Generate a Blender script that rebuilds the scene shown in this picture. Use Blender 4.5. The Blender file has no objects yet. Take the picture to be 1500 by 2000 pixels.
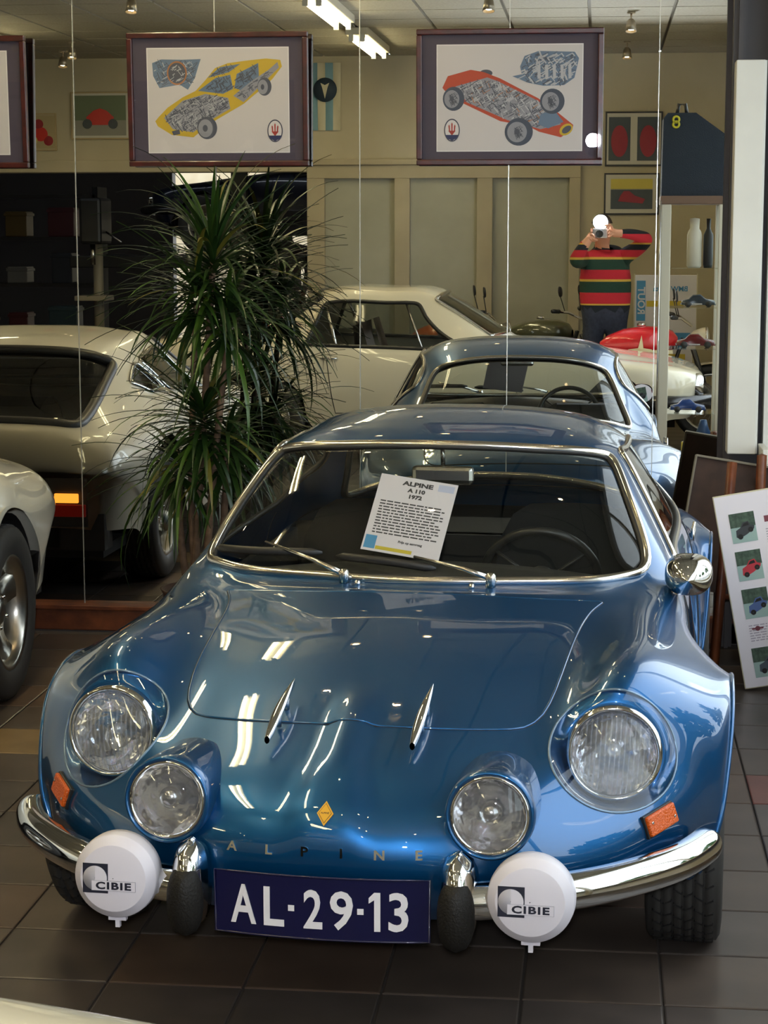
import bpy, bmesh, math, random
import numpy as np
from mathutils import Vector, Matrix
random.seed(7)
SC = bpy.context.scene
COL = SC.collection
PI = math.pi

# ------------------------------------------------------------------ camera
CAM_H = 1.6
MY = 7.69            # the mirror wall stands in the plane y = MY
cd_ = bpy.data.cameras.new('camera'); cam = bpy.data.objects.new('camera', cd_); COL.objects.link(cam)
cd_.sensor_fit = 'VERTICAL'; cd_.sensor_height = 36.0; cd_.lens = 3815.0 / 2000.0 * 36.0
cd_.clip_start = 0.02; cd_.clip_end = 200
yaw, pit = math.radians(6.2497), math.radians(8.1007)
fw = Vector((-math.sin(yaw) * math.cos(pit), math.cos(yaw) * math.cos(pit), -math.sin(pit)))
rt = Vector((math.cos(yaw), math.sin(yaw), 0)); up = rt.cross(fw)
R3 = Matrix((rt, up, -fw)).transposed()
cam.matrix_world = Matrix.Translation((0, 0, CAM_H)) @ R3.to_4x4()
SC.camera = cam

# ------------------------------------------------------------------ view, world, daylight
SC.view_settings.view_transform = 'Standard'; SC.view_settings.look = 'None'
SC.view_settings.gamma = 1.0; SC.view_settings.use_curve_mapping = False
SC.view_settings.exposure = 0.0
SC.cycles.caustics_reflective = False; SC.cycles.caustics_refractive = False
SC.cycles.max_bounces = 10; SC.cycles.glossy_bounces = 6; SC.cycles.transparent_max_bounces = 16
SC.cycles.transmission_bounces = 8; SC.cycles.diffuse_bounces = 3
SC.cycles.sample_clamp_indirect = 6.0
W = bpy.data.worlds.new('world'); SC.world = W; W.use_nodes = True
wn = W.node_tree.nodes; wl = W.node_tree.links
bg = wn['Background']
# overcast daylight: one even cool white dome
bg.inputs[0].default_value = (0.86, 0.93, 1.0, 1); bg.inputs[1].default_value = 4.2

def portal(name, loc, rot, sx, sy):
    l = bpy.data.lights.new(name, 'AREA'); l.shape = 'RECTANGLE'; l.size = sx; l.size_y = sy
    l.cycles.is_portal = True
    o = bpy.data.objects.new(name, l); COL.objects.link(o); o.location = loc; o.rotation_euler = rot
    return o

# ------------------------------------------------------------------ helpers
def lin(c):
    return tuple(((v / 12.92) if v <= 0.04045 else ((v + 0.055) / 1.055) ** 2.4) for v in c)
def rgb(r, g, b): return lin((r / 255., g / 255., b / 255.))

MATS = {}
def mat(name, col=(0.5, 0.5, 0.5), rough=0.5, metal=0.0, coat=0.0, spec=0.5, emit=None, estr=0.0, noise=None, bump=None, flake=None, alpha=None):
    if name in MATS: return MATS[name]
    m = bpy.data.materials.new(name); m.use_nodes = True
    nt = m.node_tree; b = nt.nodes['Principled BSDF']
    b.inputs['Base Color'].default_value = (*col, 1); b.inputs['Roughness'].default_value = rough
    b.inputs['Metallic'].default_value = metal; b.inputs['Coat Weight'].default_value = coat
    b.inputs['Coat Roughness'].default_value = 0.02; b.inputs['Specular IOR Level'].default_value = spec
    if emit: b.inputs['Emission Color'].default_value = (*emit, 1); b.inputs['Emission Strength'].default_value = estr
    tc = None
    if noise or bump:
        tc = nt.nodes.new('ShaderNodeTexCoord')
    if noise:   # (scale, colour2, detail)
        n = nt.nodes.new('ShaderNodeTexNoise'); n.inputs['Scale'].default_value = noise[0]; n.inputs['Detail'].default_value = noise[2] if len(noise) > 2 else 4
        nt.links.new(tc.outputs['Object'], n.inputs['Vector'])
        mx = nt.nodes.new('ShaderNodeMix'); mx.data_type = 'RGBA'
        mx.inputs[6].default_value = (*col, 1); mx.inputs[7].default_value = (*noise[1], 1)
        rp = nt.nodes.new('ShaderNodeMapRange'); rp.inputs[1].default_value = 0.35; rp.inputs[2].default_value = 0.65
        nt.links.new(n.outputs[0], rp.inputs[0]); nt.links.new(rp.outputs[0], mx.inputs[0])
        nt.links.new(mx.outputs[2], b.inputs['Base Color'])
    if bump:    # (scale, strength, kind)
        n = nt.nodes.new('ShaderNodeTexNoise'); n.inputs['Scale'].default_value = bump[0]
        nt.links.new(tc.outputs['Object'], n.inputs['Vector'])
        bp = nt.nodes.new('ShaderNodeBump'); bp.inputs['Strength'].default_value = bump[1]; bp.inputs['Distance'].default_value = 0.01
        nt.links.new(n.outputs[0], bp.inputs['Height']); nt.links.new(bp.outputs[0], b.inputs['Normal'])
    MATS[name] = m
    return m

def glass_mat(name, tint=(0.9, 0.93, 0.92), ior=1.45, rough=0.0, refl=1.0):
    """thin pane: clear with a Fresnel reflection"""
    if name in MATS: return MATS[name]
    m = bpy.data.materials.new(name); m.use_nodes = True; nt = m.node_tree; nt.nodes.clear()
    o = nt.nodes.new('ShaderNodeOutputMaterial'); t = nt.nodes.new('ShaderNodeBsdfTransparent'); t.inputs[0].default_value = (*tint, 1)
    g = nt.nodes.new('ShaderNodeBsdfGlossy'); g.inputs['Roughness'].default_value = rough; g.inputs[0].default_value = (refl, refl, refl, 1)
    f = nt.nodes.new('ShaderNodeFresnel'); f.inputs[0].default_value = ior
    ge = nt.nodes.new('ShaderNodeNewGeometry'); mi = nt.nodes.new('ShaderNodeMix'); mi.data_type = 'FLOAT'      # same reflection from both sides of the pane
    mi.inputs[2].default_value = ior; mi.inputs[3].default_value = 1.0 / ior
    nt.links.new(ge.outputs['Backfacing'], mi.inputs[0]); nt.links.new(mi.outputs[0], f.inputs[0])
    mx = nt.nodes.new('ShaderNodeMixShader')
    nt.links.new(f.outputs[0], mx.inputs[0]); nt.links.new(t.outputs[0], mx.inputs[1]); nt.links.new(g.outputs[0], mx.inputs[2]); nt.links.new(mx.outputs[0], o.inputs[0])
    MATS[name] = m
    return m

def emit_mat(name, col, s):
    if name in MATS: return MATS[name]
    m = bpy.data.materials.new(name); m.use_nodes = True; nt = m.node_tree; nt.nodes.clear()
    o = nt.nodes.new('ShaderNodeOutputMaterial'); e = nt.nodes.new('ShaderNodeEmission'); e.inputs[0].default_value = (*col, 1); e.inputs[1].default_value = s
    nt.links.new(e.outputs[0], o.inputs[0]); MATS[name] = m
    return m

def mesh(name, v, f, m=None, parent=None, smooth=False, loc=None, rot=None):
    me = bpy.data.meshes.new(name); me.from_pydata([tuple(map(float, p)) for p in v], [], [tuple(q) for q in f]); me.update()
    if m is not None: me.materials.append(m)
    if smooth: me.polygons.foreach_set('use_smooth', [True] * len(me.polygons))
    o = bpy.data.objects.new(name, me); COL.objects.link(o)
    if parent is not None: o.parent = parent
    if loc is not None: o.location = loc
    if rot is not None: o.rotation_euler = rot
    return o

class MB:
    """mesh builder: pieces of ONE object"""
    def __init__(s): s.v = []; s.f = []; s.sm = []
    def add(s, v, f, smooth=False, M=None):
        k = len(s.v)
        s.v += [tuple(M @ Vector(p)) if M is not None else tuple(p) for p in v]
        s.f += [tuple(i + k for i in q) for q in f]; s.sm += [smooth] * len(f); return s
    def box(s, a, b, M=None, bev=0.0):
        x0, y0, z0 = (min(a[i], b[i]) for i in range(3)); x1, y1, z1 = (max(a[i], b[i]) for i in range(3))
        if bev > 0:
            bm = bmesh.new(); bmesh.ops.create_cube(bm, size=1)
            for q in bm.verts: q.co = Vector(((x0 + x1) / 2 + q.co.x * (x1 - x0), (y0 + y1) / 2 + q.co.y * (y1 - y0), (z0 + z1) / 2 + q.co.z * (z1 - z0)))
            bmesh.ops.bevel(bm, geom=bm.edges[:], offset=bev, segments=2, profile=0.5, affect='EDGES')
            bm.verts.index_update(); v = [q.co.copy() for q in bm.verts]; f = [[w.index for w in p.verts] for p in bm.faces]; bm.free()
            return s.add(v, f, False, M)
        v = [(x0, y0, z0), (x1, y0, z0), (x1, y1, z0), (x0, y1, z0), (x0, y0, z1), (x1, y0, z1), (x1, y1, z1), (x0, y1, z1)]
        return s.add(v, [(0, 3, 2, 1), (4, 5, 6, 7), (0, 1, 5, 4), (1, 2, 6, 5), (2, 3, 7, 6), (3, 0, 4, 7)], False, M)
    def tube(s, pts, r, n=10, closed=False, caps=True, flat=1.0, upv=None, M=None):
        P = [Vector(p) for p in pts]; N = len(P); rr = r if isinstance(r, (list, tuple)) else [r] * N
        v = []; prev = None
        for i in range(N):
            a = P[(i - 1) % N] if (closed or i > 0) else P[i]; b = P[(i + 1) % N] if (closed or i < N - 1) else P[i]
            t = (b - a).normalized() if (b - a).length > 1e-9 else Vector((0, 0, 1))
            if prev is None:
                ref = Vector(upv) if upv is not None else (Vector((0, 0, 1)) if abs(t.z) < 0.9 else Vector((1, 0, 0)))
            else: ref = prev
            u = (ref - t * ref.dot(t))
            u = u.normalized() if u.length > 1e-6 else t.orthogonal().normalized()
            w = t.cross(u); prev = u
            for k in range(n):
                an = 2 * PI * k / n
                v.append(P[i] + (u * math.cos(an) * flat + w * math.sin(an)) * rr[i])
        f = []
        for i in range(N if closed else N - 1):
            j = (i + 1) % N
            for k in range(n):
                f.append((i * n + k, i * n + (k + 1) % n, j * n + (k + 1) % n, j * n + k))
        if caps and not closed:
            f.append(tuple(range(n - 1, -1, -1))); f.append(tuple((N - 1) * n + k for k in range(n)))
        return s.add(v, f, True, M)
    def lathe(s, prof, n=32, M=None, caps=True, smooth=True):
        """profile (r, h) turned about +Z"""
        v = [(r * math.cos(2 * PI * k / n), r * math.sin(2 * PI * k / n), h) for r, h in prof for k in range(n)]
        f = [(i * n + k, i * n + (k + 1) % n, (i + 1) * n + (k + 1) % n, (i + 1) * n + k) for i in range(len(prof) - 1) for k in range(n)]
        if caps:
            f.append(tuple(range(n - 1, -1, -1))); f.append(tuple((len(prof) - 1) * n + k for k in range(n)))
        return s.add(v, f, smooth, M)
    def prism(s, poly, h, M=None):
        """polygon (x, z) pushed along y by h (centred)"""
        n = len(poly); v = [(x, -h / 2, z) for x, z in poly] + [(x, h / 2, z) for x, z in poly]
        f = [tuple(range(n)), tuple(range(2 * n - 1, n - 1, -1))] + [(i, i + n, (i + 1) % n + n, (i + 1) % n) for i in range(n)]
        return s.add(v, f, False, M)
    def grid(s, G, smooth=True, closev=False, M=None):
        a = len(G); b = len(G[0]); v = [p for r in G for p in r]
        f = [(i * b + j, i * b + (j + 1) % b, (i + 1) * b + (j + 1) % b, (i + 1) * b + j) for i in range(a - 1) for j in range(b if closev else b - 1)]
        return s.add(v, f, smooth, M)
    def build(s, name, m, parent=None, loc=None, rot=None):
        me = bpy.data.meshes.new(name); me.from_pydata([tuple(map(float, p)) for p in s.v], [], s.f); me.update()
        me.polygons.foreach_set('use_smooth', s.sm)
        bm = bmesh.new(); bm.from_mesh(me); bmesh.ops.recalc_face_normals(bm, faces=bm.faces[:]); bm.to_mesh(me); bm.free()
        if m is not None: me.materials.append(m)
        o = bpy.data.objects.new(name, me); COL.objects.link(o)
        if parent is not None: o.parent = parent
        if loc is not None: o.location = loc
        if rot is not None: o.rotation_euler = rot
        return o

def tag(o, label=None, cat=None, group=None, kind=None):
    if label: o['label'] = label
    if cat: o['category'] = cat
    if group: o['group'] = group
    if kind: o['kind'] = kind
    return o
def empty(name, loc=(0, 0, 0), rz=0.0, label=None, cat=None, group=None):
    o = bpy.data.objects.new(name, None); COL.objects.link(o); o.location = loc; o.rotation_euler = (0, 0, rz)
    o.empty_display_size = 0.1
    return tag(o, label, cat, group)
def struct(o): o['kind'] = 'structure'; return o
def copy_tree(o, parent=None):
    c = o.copy(); COL.objects.link(c); c.parent = parent
    for ch in list(o.children): copy_tree(ch, c)
    return c
def axis_to(d, p=(0, 0, 0)):
    """matrix that turns +Z onto d and moves to p"""
    q = Vector((0, 0, 1)).rotation_difference(Vector(d).normalized())
    return Matrix.Translation(p) @ q.to_matrix().to_4x4()

def text_mesh(name, txt, size, m, parent=None, M=None, ext=0.0005, align='CENTER', bold=0.0, sx=1.0, spacing=1.0, lines=1.0):
    cu = bpy.data.curves.new(name, 'FONT'); cu.body = txt; cu.size = size; cu.extrude = ext; cu.align_x = align; cu.align_y = 'CENTER'
    cu.offset = bold; cu.space_character = spacing; cu.space_line = lines; cu.resolution_u = 3
    t = bpy.data.objects.new(name + '_tmp', cu); COL.objects.link(t)
    dg = bpy.context.evaluated_depsgraph_get()
    me = bpy.data.meshes.new_from_object(t.evaluated_get(dg)); me.name = name
    bpy.data.objects.remove(t); bpy.data.curves.remove(cu)
    if sx != 1.0: me.transform(Matrix.Diagonal((sx, 1, 1, 1)))
    if M is not None: me.transform(M)
    me.materials.clear(); me.materials.append(m)
    o = bpy.data.objects.new(name, me); COL.objects.link(o)
    if parent is not None: o.parent = parent
    return o
def face_front(p, up_=(0, 0, 1), out=(0, -1, 0)):
    """text plane (x right, y up, z out) seen from -out"""
    z = Vector(out).normalized(); y = Vector(up_); y = (y - z * y.dot(z)).normalized(); x = y.cross(z)
    M = Matrix((x, y, z)).transposed().to_4x4(); M.translation = Vector(p); return M

# ------------------------------------------------------------------ shared materials
CHROME = mat('chrome', (0.82, 0.82, 0.82), 0.06, 1.0)
CHROME_D = mat('worn_chrome', (0.62, 0.6, 0.57), 0.18, 1.0)
BLACK = mat('black_plastic', (0.012, 0.012, 0.013), 0.45)
RUBBER = mat('black_rubber', (0.010, 0.009, 0.008), 0.55, spec=0.25, bump=(180, 0.2))
TYRE = mat('tyre_rubber', (0.034, 0.032, 0.030), 0.6)
DARK = mat('dark_cabin', (0.012, 0.011, 0.011), 0.8)
WHITE = mat('white_print', rgb(226, 222, 226), 0.5)
INK = mat('ink', rgb(36, 34, 40), 0.6)
WOOD = mat('stained_wood', rgb(122, 66, 36), 0.45, noise=(14, rgb(86, 42, 22), 8))
PANE = glass_mat('clear_pane', (0.95, 0.97, 0.96))
CARGLASS = glass_mat('car_glass', (0.84, 0.87, 0.85), 1.5)
# ================================================================== the room
X0, X1, Y0, CZ = -6.8, 1.1, -2.5, 3.2
BEIGE = mat('beige_paint', rgb(196, 186, 160), 0.6, noise=(1.2, rgb(184, 173, 146), 3))
CREAM = mat('cream_door_paint', rgb(186, 174, 146), 0.5, noise=(2.0, rgb(174, 162, 135), 3))
PANELM = mat('grey_green_panel', rgb(178, 176, 158), 0.4, noise=(2.5, rgb(168, 166, 148), 3))
OFFW = mat('off_white_paint', rgb(226, 224, 216), 0.45, noise=(3, rgb(214, 212, 204), 3))
GREYW = mat('grey_wall_paint', rgb(150, 146, 140), 0.7)
CEILM = mat('ceiling_board', rgb(176, 170, 154), 0.8, noise=(60, rgb(164, 158, 142), 2))
GRIDM = mat('ceiling_runner', rgb(120, 114, 100), 0.6)
GROUT = mat('grout', rgb(70, 62, 56), 0.85)

# floor: grout bed with single tiles
TX, TY, GAP = 0.2975, 0.301, 0.006
OX, OY = 0.156, 4.85
fb = MB(); fb.box((X0 - 2, -9.5, -0.06), (X1, MY, -0.006)); floor = struct(fb.build('floor', GROUT))
TM = [mat('tile_dark', rgb(89, 77, 68), 0.36, noise=(5, rgb(75, 65, 58), 5)), mat('tile_dark_b', rgb(84, 75, 70), 0.34, noise=(6, rgb(70, 63, 58), 5)),
      mat('tile_brown', rgb(94, 77, 65), 0.38, noise=(5, rgb(79, 64, 54), 5)), mat('tile_red', rgb(120, 72, 61), 0.38, noise=(6, rgb(103, 60, 51), 4)),
      mat('tile_sand', rgb(144, 120, 84), 0.4, noise=(7, rgb(125, 103, 70), 5))]
def tile_geo(mb, x, y):
    a, b, e = TX / 2 - GAP / 2, TY / 2 - GAP / 2, 0.003
    v = [(x - a, y - b, -0.006), (x + a, y - b, -0.006), (x + a, y + b, -0.006), (x - a, y + b, -0.006),
         (x - a, y - b, -e / 2), (x + a, y - b, -e / 2), (x + a, y + b, -e / 2), (x - a, y + b, -e / 2),
         (x - a + e, y - b + e, 0), (x + a - e, y - b + e, 0), (x + a - e, y + b - e, 0), (x - a + e, y + b - e, 0)]
    f = [(8, 9, 10, 11)] + [(i, (i + 1) % 4, 4 + (i + 1) % 4, 4 + i) for i in range(4)] + [(4 + i, 4 + (i + 1) % 4, 8 + (i + 1) % 4, 8 + i) for i in range(4)]
    mb.add(v, f)
tproto = []
for i, m_ in enumerate(TM):
    t = MB(); tile_geo(t, 0, 0); o = t.build('tile', m_); tproto.append(o.data); bpy.data.objects.remove(o)
rest = MB(); rng = random.Random(3)
ix0 = int(math.floor((X0 - OX) / TX)); iy0 = int(math.floor((Y0 - 1.0 - OY) / TY))
for i in range(ix0 + 1, int((X1 - OX) / TX) + 1):
    for j in range(iy0, int((MY - OY) / TY)):
        x, y = OX + (i + 0.5) * TX, OY + (j + 0.5) * TY
        if x + TX / 2 > X1 or y + TY / 2 > MY - 0.055: continue
        if -0.36 * y - 0.25 < x < X1 and 3.9 < y:
            k = rng.choice([0, 0, 1, 1, 2])
            if x > 0.45 and 5.4 < y < 5.75 : k = 3
            if x < -1.2 and 5.7 < y < 6.05: k = 4
            o = bpy.data.objects.new('tile', tproto[k]); COL.objects.link(o); o.location = (x, y, 0); o.parent = floor
        else: tile_geo(rest, x, y)
o = rest.build('floor_tile_field', TM[1], floor); o['kind'] = 'stuff'

# mirror wall
wb = MB(); wb.box((-4.2, MY + 0.012, 0), (0.485, MY + 0.2, CZ)); wall_back = struct(wb.build('wall_back', GREYW))
MIRROR = mat('mirror_silver', (0.86, 0.875, 0.86), 0.0, 1.0)
SEAM = mat('seam_edge', rgb(205, 205, 200), 0.25, 0.6)
seams = [-3.78, -3.21, -2.643, -2.075, -1.508, -0.937, -0.356, 0.215, 0.468]
for a, b in zip(seams[:-1], seams[1:]):
    p = MB(); p.box((a + 0.0015, MY, 0.1), (b - 0.0015, MY + 0.006, CZ)); p.build('mirror_panel', MIRROR, wall_back)
for a in seams[1:-1]:
    p = MB(); p.box((a - 0.0017, MY - 0.0025, 0.1), (a + 0.0017, MY + 0.004, CZ)); p.build('seam_strip', SEAM, wall_back)
p = MB(); p.box((0.468, MY - 0.015, 0.0), (0.487, MY + 0.01, CZ)); p.build('edge_trim', mat('dark_trim', rgb(46, 38, 38), 0.5), wall_back)
bb = MB(); bb.box((-4.2, MY - 0.05, 0.0), (0.56, MY + 0.01, 0.086), bev=0.004); bb.box((-4.2, MY - 0.062, 0.086), (0.57, MY + 0.01, 0.104), bev=0.003)
struct(bb.build('baseboard_back', WOOD))

# behind-the-camera wall with boarded sliding doors on one side, a wide opening into the workshop on the other
DX = -2.66
wf = MB(); wf.box((DX, Y0 - 0.15, 2.2), (X1 + 0.15, Y0, CZ)); wf.box((-0.2, Y0 - 0.15, 0), (X1 + 0.15, Y0, 2.2)); wf.box((X0, Y0 - 0.15, 2.26), (DX, Y0, CZ))
wall_front = struct(wf.build('wall_front', BEIGE))
tr = MB(); tr.box((X0, Y0 - 0.2, 2.16), (DX, Y0 + 0.06, 2.27), bev=0.006); struct(tr.build('trim_1', BEIGE))
door = MB()
posts = [(-2.66, -2.5), (-1.86, -1.72), (-1.11, -0.97), (-0.28, -0.18)]
for a, b in posts: door.box((a, Y0 - 0.1, 0), (b, Y0 + 0.04, 2.1), bev=0.004)
door.box((-2.66, Y0 - 0.1, 2.1), (-0.18, Y0 + 0.04, 2.22), bev=0.004); door.box((-2.66, Y0 - 0.1, 0), (-0.18, Y0 + 0.03, 0.15))
door.box((-2.7, Y0 - 0.02, 2.22), (-0.1, Y0 + 0.07, 2.27), bev=0.004)
d1 = struct(door.build('door_1', CREAM))
for (a, b), (c, d) in zip(posts[:-1], posts[1:]):
    p = MB(); p.box((b - 0.01, Y0 - 0.06, 0.15), (c + 0.01, Y0 - 0.03, 2.1)); p.build('door_board', PANELM, d1)

# workshop behind the opening
sh = MB(); sh.box((X0 - 2.2, -9.7, 0), (X0 - 2, Y0, 3.4)); sh.box((X0 - 2.0, Y0 - 0.16, 0), (X0, Y0, 3.4)); sh.box((DX + 0.02, -9.7, 0), (DX + 0.17, Y0 - 0.16, 3.4))
sh.box((X0 - 2.2, -9.7, 0), (-5.45, -9.5, 3.4)); sh.box((-5.45, -9.7, 2.55), (DX + 0.17, -9.5, 3.4)); sh.box((-3.0, -9.7, 0), (DX + 0.17, -9.5, 2.55))
struct(sh.build('wall_workshop', mat('grey_plaster', rgb(122, 118, 116), 0.9)))  # one even grey on all workshop walls
p = MB(); p.box((X0 - 2.2, -9.7, 3.4), (DX + 0.17, Y0 - 0.16, 3.5)); struct(p.build('ceiling_workshop', GREYW))
yb = MB(); yb.box((-9, -13.2, 0), (0, -13.0, 4)); struct(yb.build('wall_yard', mat('yard_brick', rgb(206, 190, 160), 0.8, noise=(3, rgb(190, 170, 138), 4))))
portal('daylight_portal_workshop', (-4.22, -9.45, 1.27), (math.radians(-90), 0, 0), 2.4, 2.5)

# left wall, right wall with its big window
p = MB(); p.box((X0 - 0.15, Y0, 0), (X0, MY + 0.2, CZ)); p.box((X0, MY + 0.05, 0), (-4.2, MY + 0.2, CZ)); struct(p.build('wall_left', GREYW))
WY0, WY1, WZ0, WZ1 = 0.9, 7.2, 0.55, 3.02
p = MB(); p.box((X1, Y0 - 0.15, 0), (X1 + 0.15, WY0, CZ)); p.box((X1, WY1, 0), (X1 + 0.15, MY + 0.2, CZ)); p.box((X1, WY0, 0), (X1 + 0.15, WY1, WZ0)); p.box((X1, WY0, WZ1), (X1 + 0.15, WY1, CZ))
p.box((0.63, MY - 0.16, 0), (X1, MY + 0.2, CZ)); wall_right = struct(p.build('wall_right', OFFW))
wfm = MB(); fr = 0.06
for y in [WY0 + q * (WY1 - WY0) / 4 for q in range(4)] + [WY1 - fr]: wfm.box((X1 + 0.03, y, WZ0), (X1 + 0.1, y + fr, WZ1), bev=0.004)
for z in (WZ0, WZ1 - fr): wfm.box((X1 + 0.03, WY0, z), (X1 + 0.1, WY1, z + fr), bev=0.004)
win = struct(wfm.build('window_1', OFFW))
for k in range(4):
    y = WY0 + k * (WY1 - WY0) / 4
    p = MB(); p.box((X1 + 0.06, y + fr, WZ0 + fr), (X1 + 0.066, y + (WY1 - WY0) / 4, WZ1 - fr)); p.build('pane', PANE, win)
p = MB(); p.box((X1 - 0.18, WY0 - 0.1, WZ0 - 0.04), (X1 + 0.12, WY1 + 0.1, WZ0), bev=0.006); p.build('window_sill', OFFW, win)
portal('daylight_portal_window', (X1 + 0.2, (WY0 + WY1) / 2, (WZ0 + WZ1) / 2), (0, math.radians(90), 0), WZ1 - WZ0, WY1 - WY0)

# post, white shutter panel and shelf at the end of the mirror
p = MB(); p.box((0.487, MY - 0.09, 0), (0.535, MY + 0.2, CZ)); p.box((0.535, MY - 0.05, 0), (0.63, MY + 0.2, CZ)); p.box((0.505, MY - 0.115, 0.0), (0.52, MY - 0.09, CZ))
struct(p.build('trim_2', mat('dark_steel', rgb(62, 58, 60), 0.5)))
p = MB(); p.box((0.49, MY - 0.24, 0.775), (0.597, MY - 0.13, 2.235), bev=0.004); p.box((0.597, MY - 0.215, 0.775), (0.604, MY - 0.13, 2.235))
tag(p.build('shutter_panel', OFFW), 'tall narrow white panel fixed at the right end of the mirror wall', 'panel')
p = MB(); p.box((0.61, MY - 0.40, 0.72), (1.09, MY - 0.17, 0.755), bev=0.004); p.box((0.61, MY - 0.40, 0.755), (0.635, MY - 0.17, 0.81), bev=0.003); p.box((0.98, MY - 0.38, 0.0), (1.05, MY - 0.2, 0.72))
tag(p.build('ledge_shelf', OFFW), 'cream shelf with a raised edge beside the white panel', 'shelf')

# ceiling boards in a metal grid
p = MB(); p.box((X0 - 0.1, Y0 - 0.1, CZ + 0.02), (X1 + 0.1, MY + 0.2, CZ + 0.1)); ceil = struct(p.build('ceiling', GRIDM))
t = MB(); t.box((-0.288, -0.288, -0.012), (0.288, 0.288, 0.02)); o = t.build('ceiling_panel', CEILM); cp = o.data; bpy.data.objects.remove(o)
for i in range(13):
    for j in range(17):
        o = bpy.data.objects.new('ceiling_panel', cp); COL.objects.link(o); o.parent = ceil
        o.location = (X1 - 0.3 - 0.6 * i, Y0 + 0.3 + 0.6 * j, CZ)

# ------------------------------------------------------------------ lamps of the room
TUBE = emit_mat('fluorescent_tube', (1.0, 0.86, 0.50), 46.0)
def strip_light(x, y, lab):
    t = empty('strip_light', (x, y, CZ), 0, lab, 'ceiling lamp', 'fluorescent strip lights')
    b = MB(); b.box((-0.09, -0.78, -0.07), (0.09, 0.78, -0.012), bev=0.006); b.build('housing', mat('lamp_housing', rgb(214, 208, 190), 0.4), t)
    for s in (-1, 1):
        e = MB(); e.tube([(s * 0.045, -0.74, -0.095), (s * 0.045, 0.74, -0.095)], 0.015, 12); e.build('tube', TUBE, t)
        for q in (-1, 1):
            c = MB(); c.box((s * 0.045 - 0.018, q * 0.765 - 0.014, -0.12), (s * 0.045 + 0.018, q * 0.765 + 0.014, -0.06)); c.build('end_cap', OFFW, t)
for y, l in ((-0.8, 'twin tube strip light nearest the boarded doors'), (1.6, 'twin tube strip light above the pale coupe'), (4.0, 'twin tube strip light above the bonnet of the blue coupe'), (6.4, 'twin tube strip light nearest the mirror wall')):
    strip_light(-1.9, y, l)
strip_light(-4.9, 0.4, 'twin tube strip light over the far left of the hall'); strip_light(-4.9, 4.0, 'twin tube strip light over the white wedge sports car')

BULB = emit_mat('halogen_bulb', (1.0, 0.72, 0.36), 260.0)
CAN = mat('spot_can', rgb(170, 160, 145), 0.3, 0.8)
def spot(x, y, lab, d=(0, 0.25, -1)):
    t = empty('spot_lamp', (x, y, CZ - 0.012), 0, lab, 'spot lamp', 'ceiling spot lamps')
    b = MB(); b.lathe([(0.03, -0.012), (0.03, 0.0)], 14); b.tube([(0, 0, -0.01), (0, 0, -0.07)], 0.007, 8); b.build('bracket', CAN, t)
    M = axis_to(d, (0, 0, -0.1)); c = MB(); c.lathe([(0.018, -0.05), (0.03, -0.035), (0.042, 0.04), (0.038, 0.04), (0.027, -0.02)], 18, M, caps=False); c.build('can', CAN, t)
    e = MB(); e.lathe([(0.001, 0.026), (0.022, 0.024), (0.024, 0.018), (0.001, 0.012)], 14, M); e.build('bulb', BULB, t)
k = 0
for x, ys in ((0.2, (-1.4, 0.8, 3.0, 5.2)), (-0.75, (2.2, 4.6, 6.6)), (-3.1, (2.4, 4.2, 6.2)), (-4.7, (-1.7,)), (-4.4, (-0.9,)), (-1.2, (6.9, 3.1))):
    for y in ys:
        spot(x, y, 'halogen ceiling spot %s, %s' % (('over the right hand aisle' if x > 0 else 'over the blue coupe' if x > -1.5 else 'over the white wedge car' if x > -4 else 'over the far left aisle' if x > -4.5 else 'over the workshop opening'),
             ('by the front wall' if y < 0 else 'above the parked motorcycles' if y < 1.5 else 'level with the pale coupe' if y < 3.05 else 'level with the blue bonnet' if y < 4.4 else 'level with the windscreen' if y < 5.5 else 'close to the mirror' if y < 6.65 else 'right at the mirror')))
# ================================================================== lofted car bodies
def nat_spline(t, P, tt):
    """natural cubic spline through P (n, k) at knots t, sampled at tt"""
    t = np.asarray(t, float); P = np.asarray(P, float); n = len(t); h = np.diff(t)
    A = np.zeros((n, n)); r = np.zeros_like(P); A[0, 0] = A[-1, -1] = 1
    for i in range(1, n - 1):
        A[i, i - 1] = h[i - 1]; A[i, i] = 2 * (h[i - 1] + h[i]); A[i, i + 1] = h[i]
        r[i] = 6 * ((P[i + 1] - P[i]) / h[i] - (P[i] - P[i - 1]) / h[i - 1])
    m = np.linalg.solve(A, r); tt = np.asarray(tt, float)
    i = np.clip(np.searchsorted(t, tt, side='right') - 1, 0, n - 2); a = (t[i + 1] - tt)[:, None]; b = (tt - t[i])[:, None]; hh = h[i][:, None]
    return m[i] * a ** 3 / (6 * hh) + m[i + 1] * b ** 3 / (6 * hh) + (P[i] / hh - m[i] * hh / 6) * a + (P[i + 1] / hh - m[i + 1] * hh / 6) * b

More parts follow.
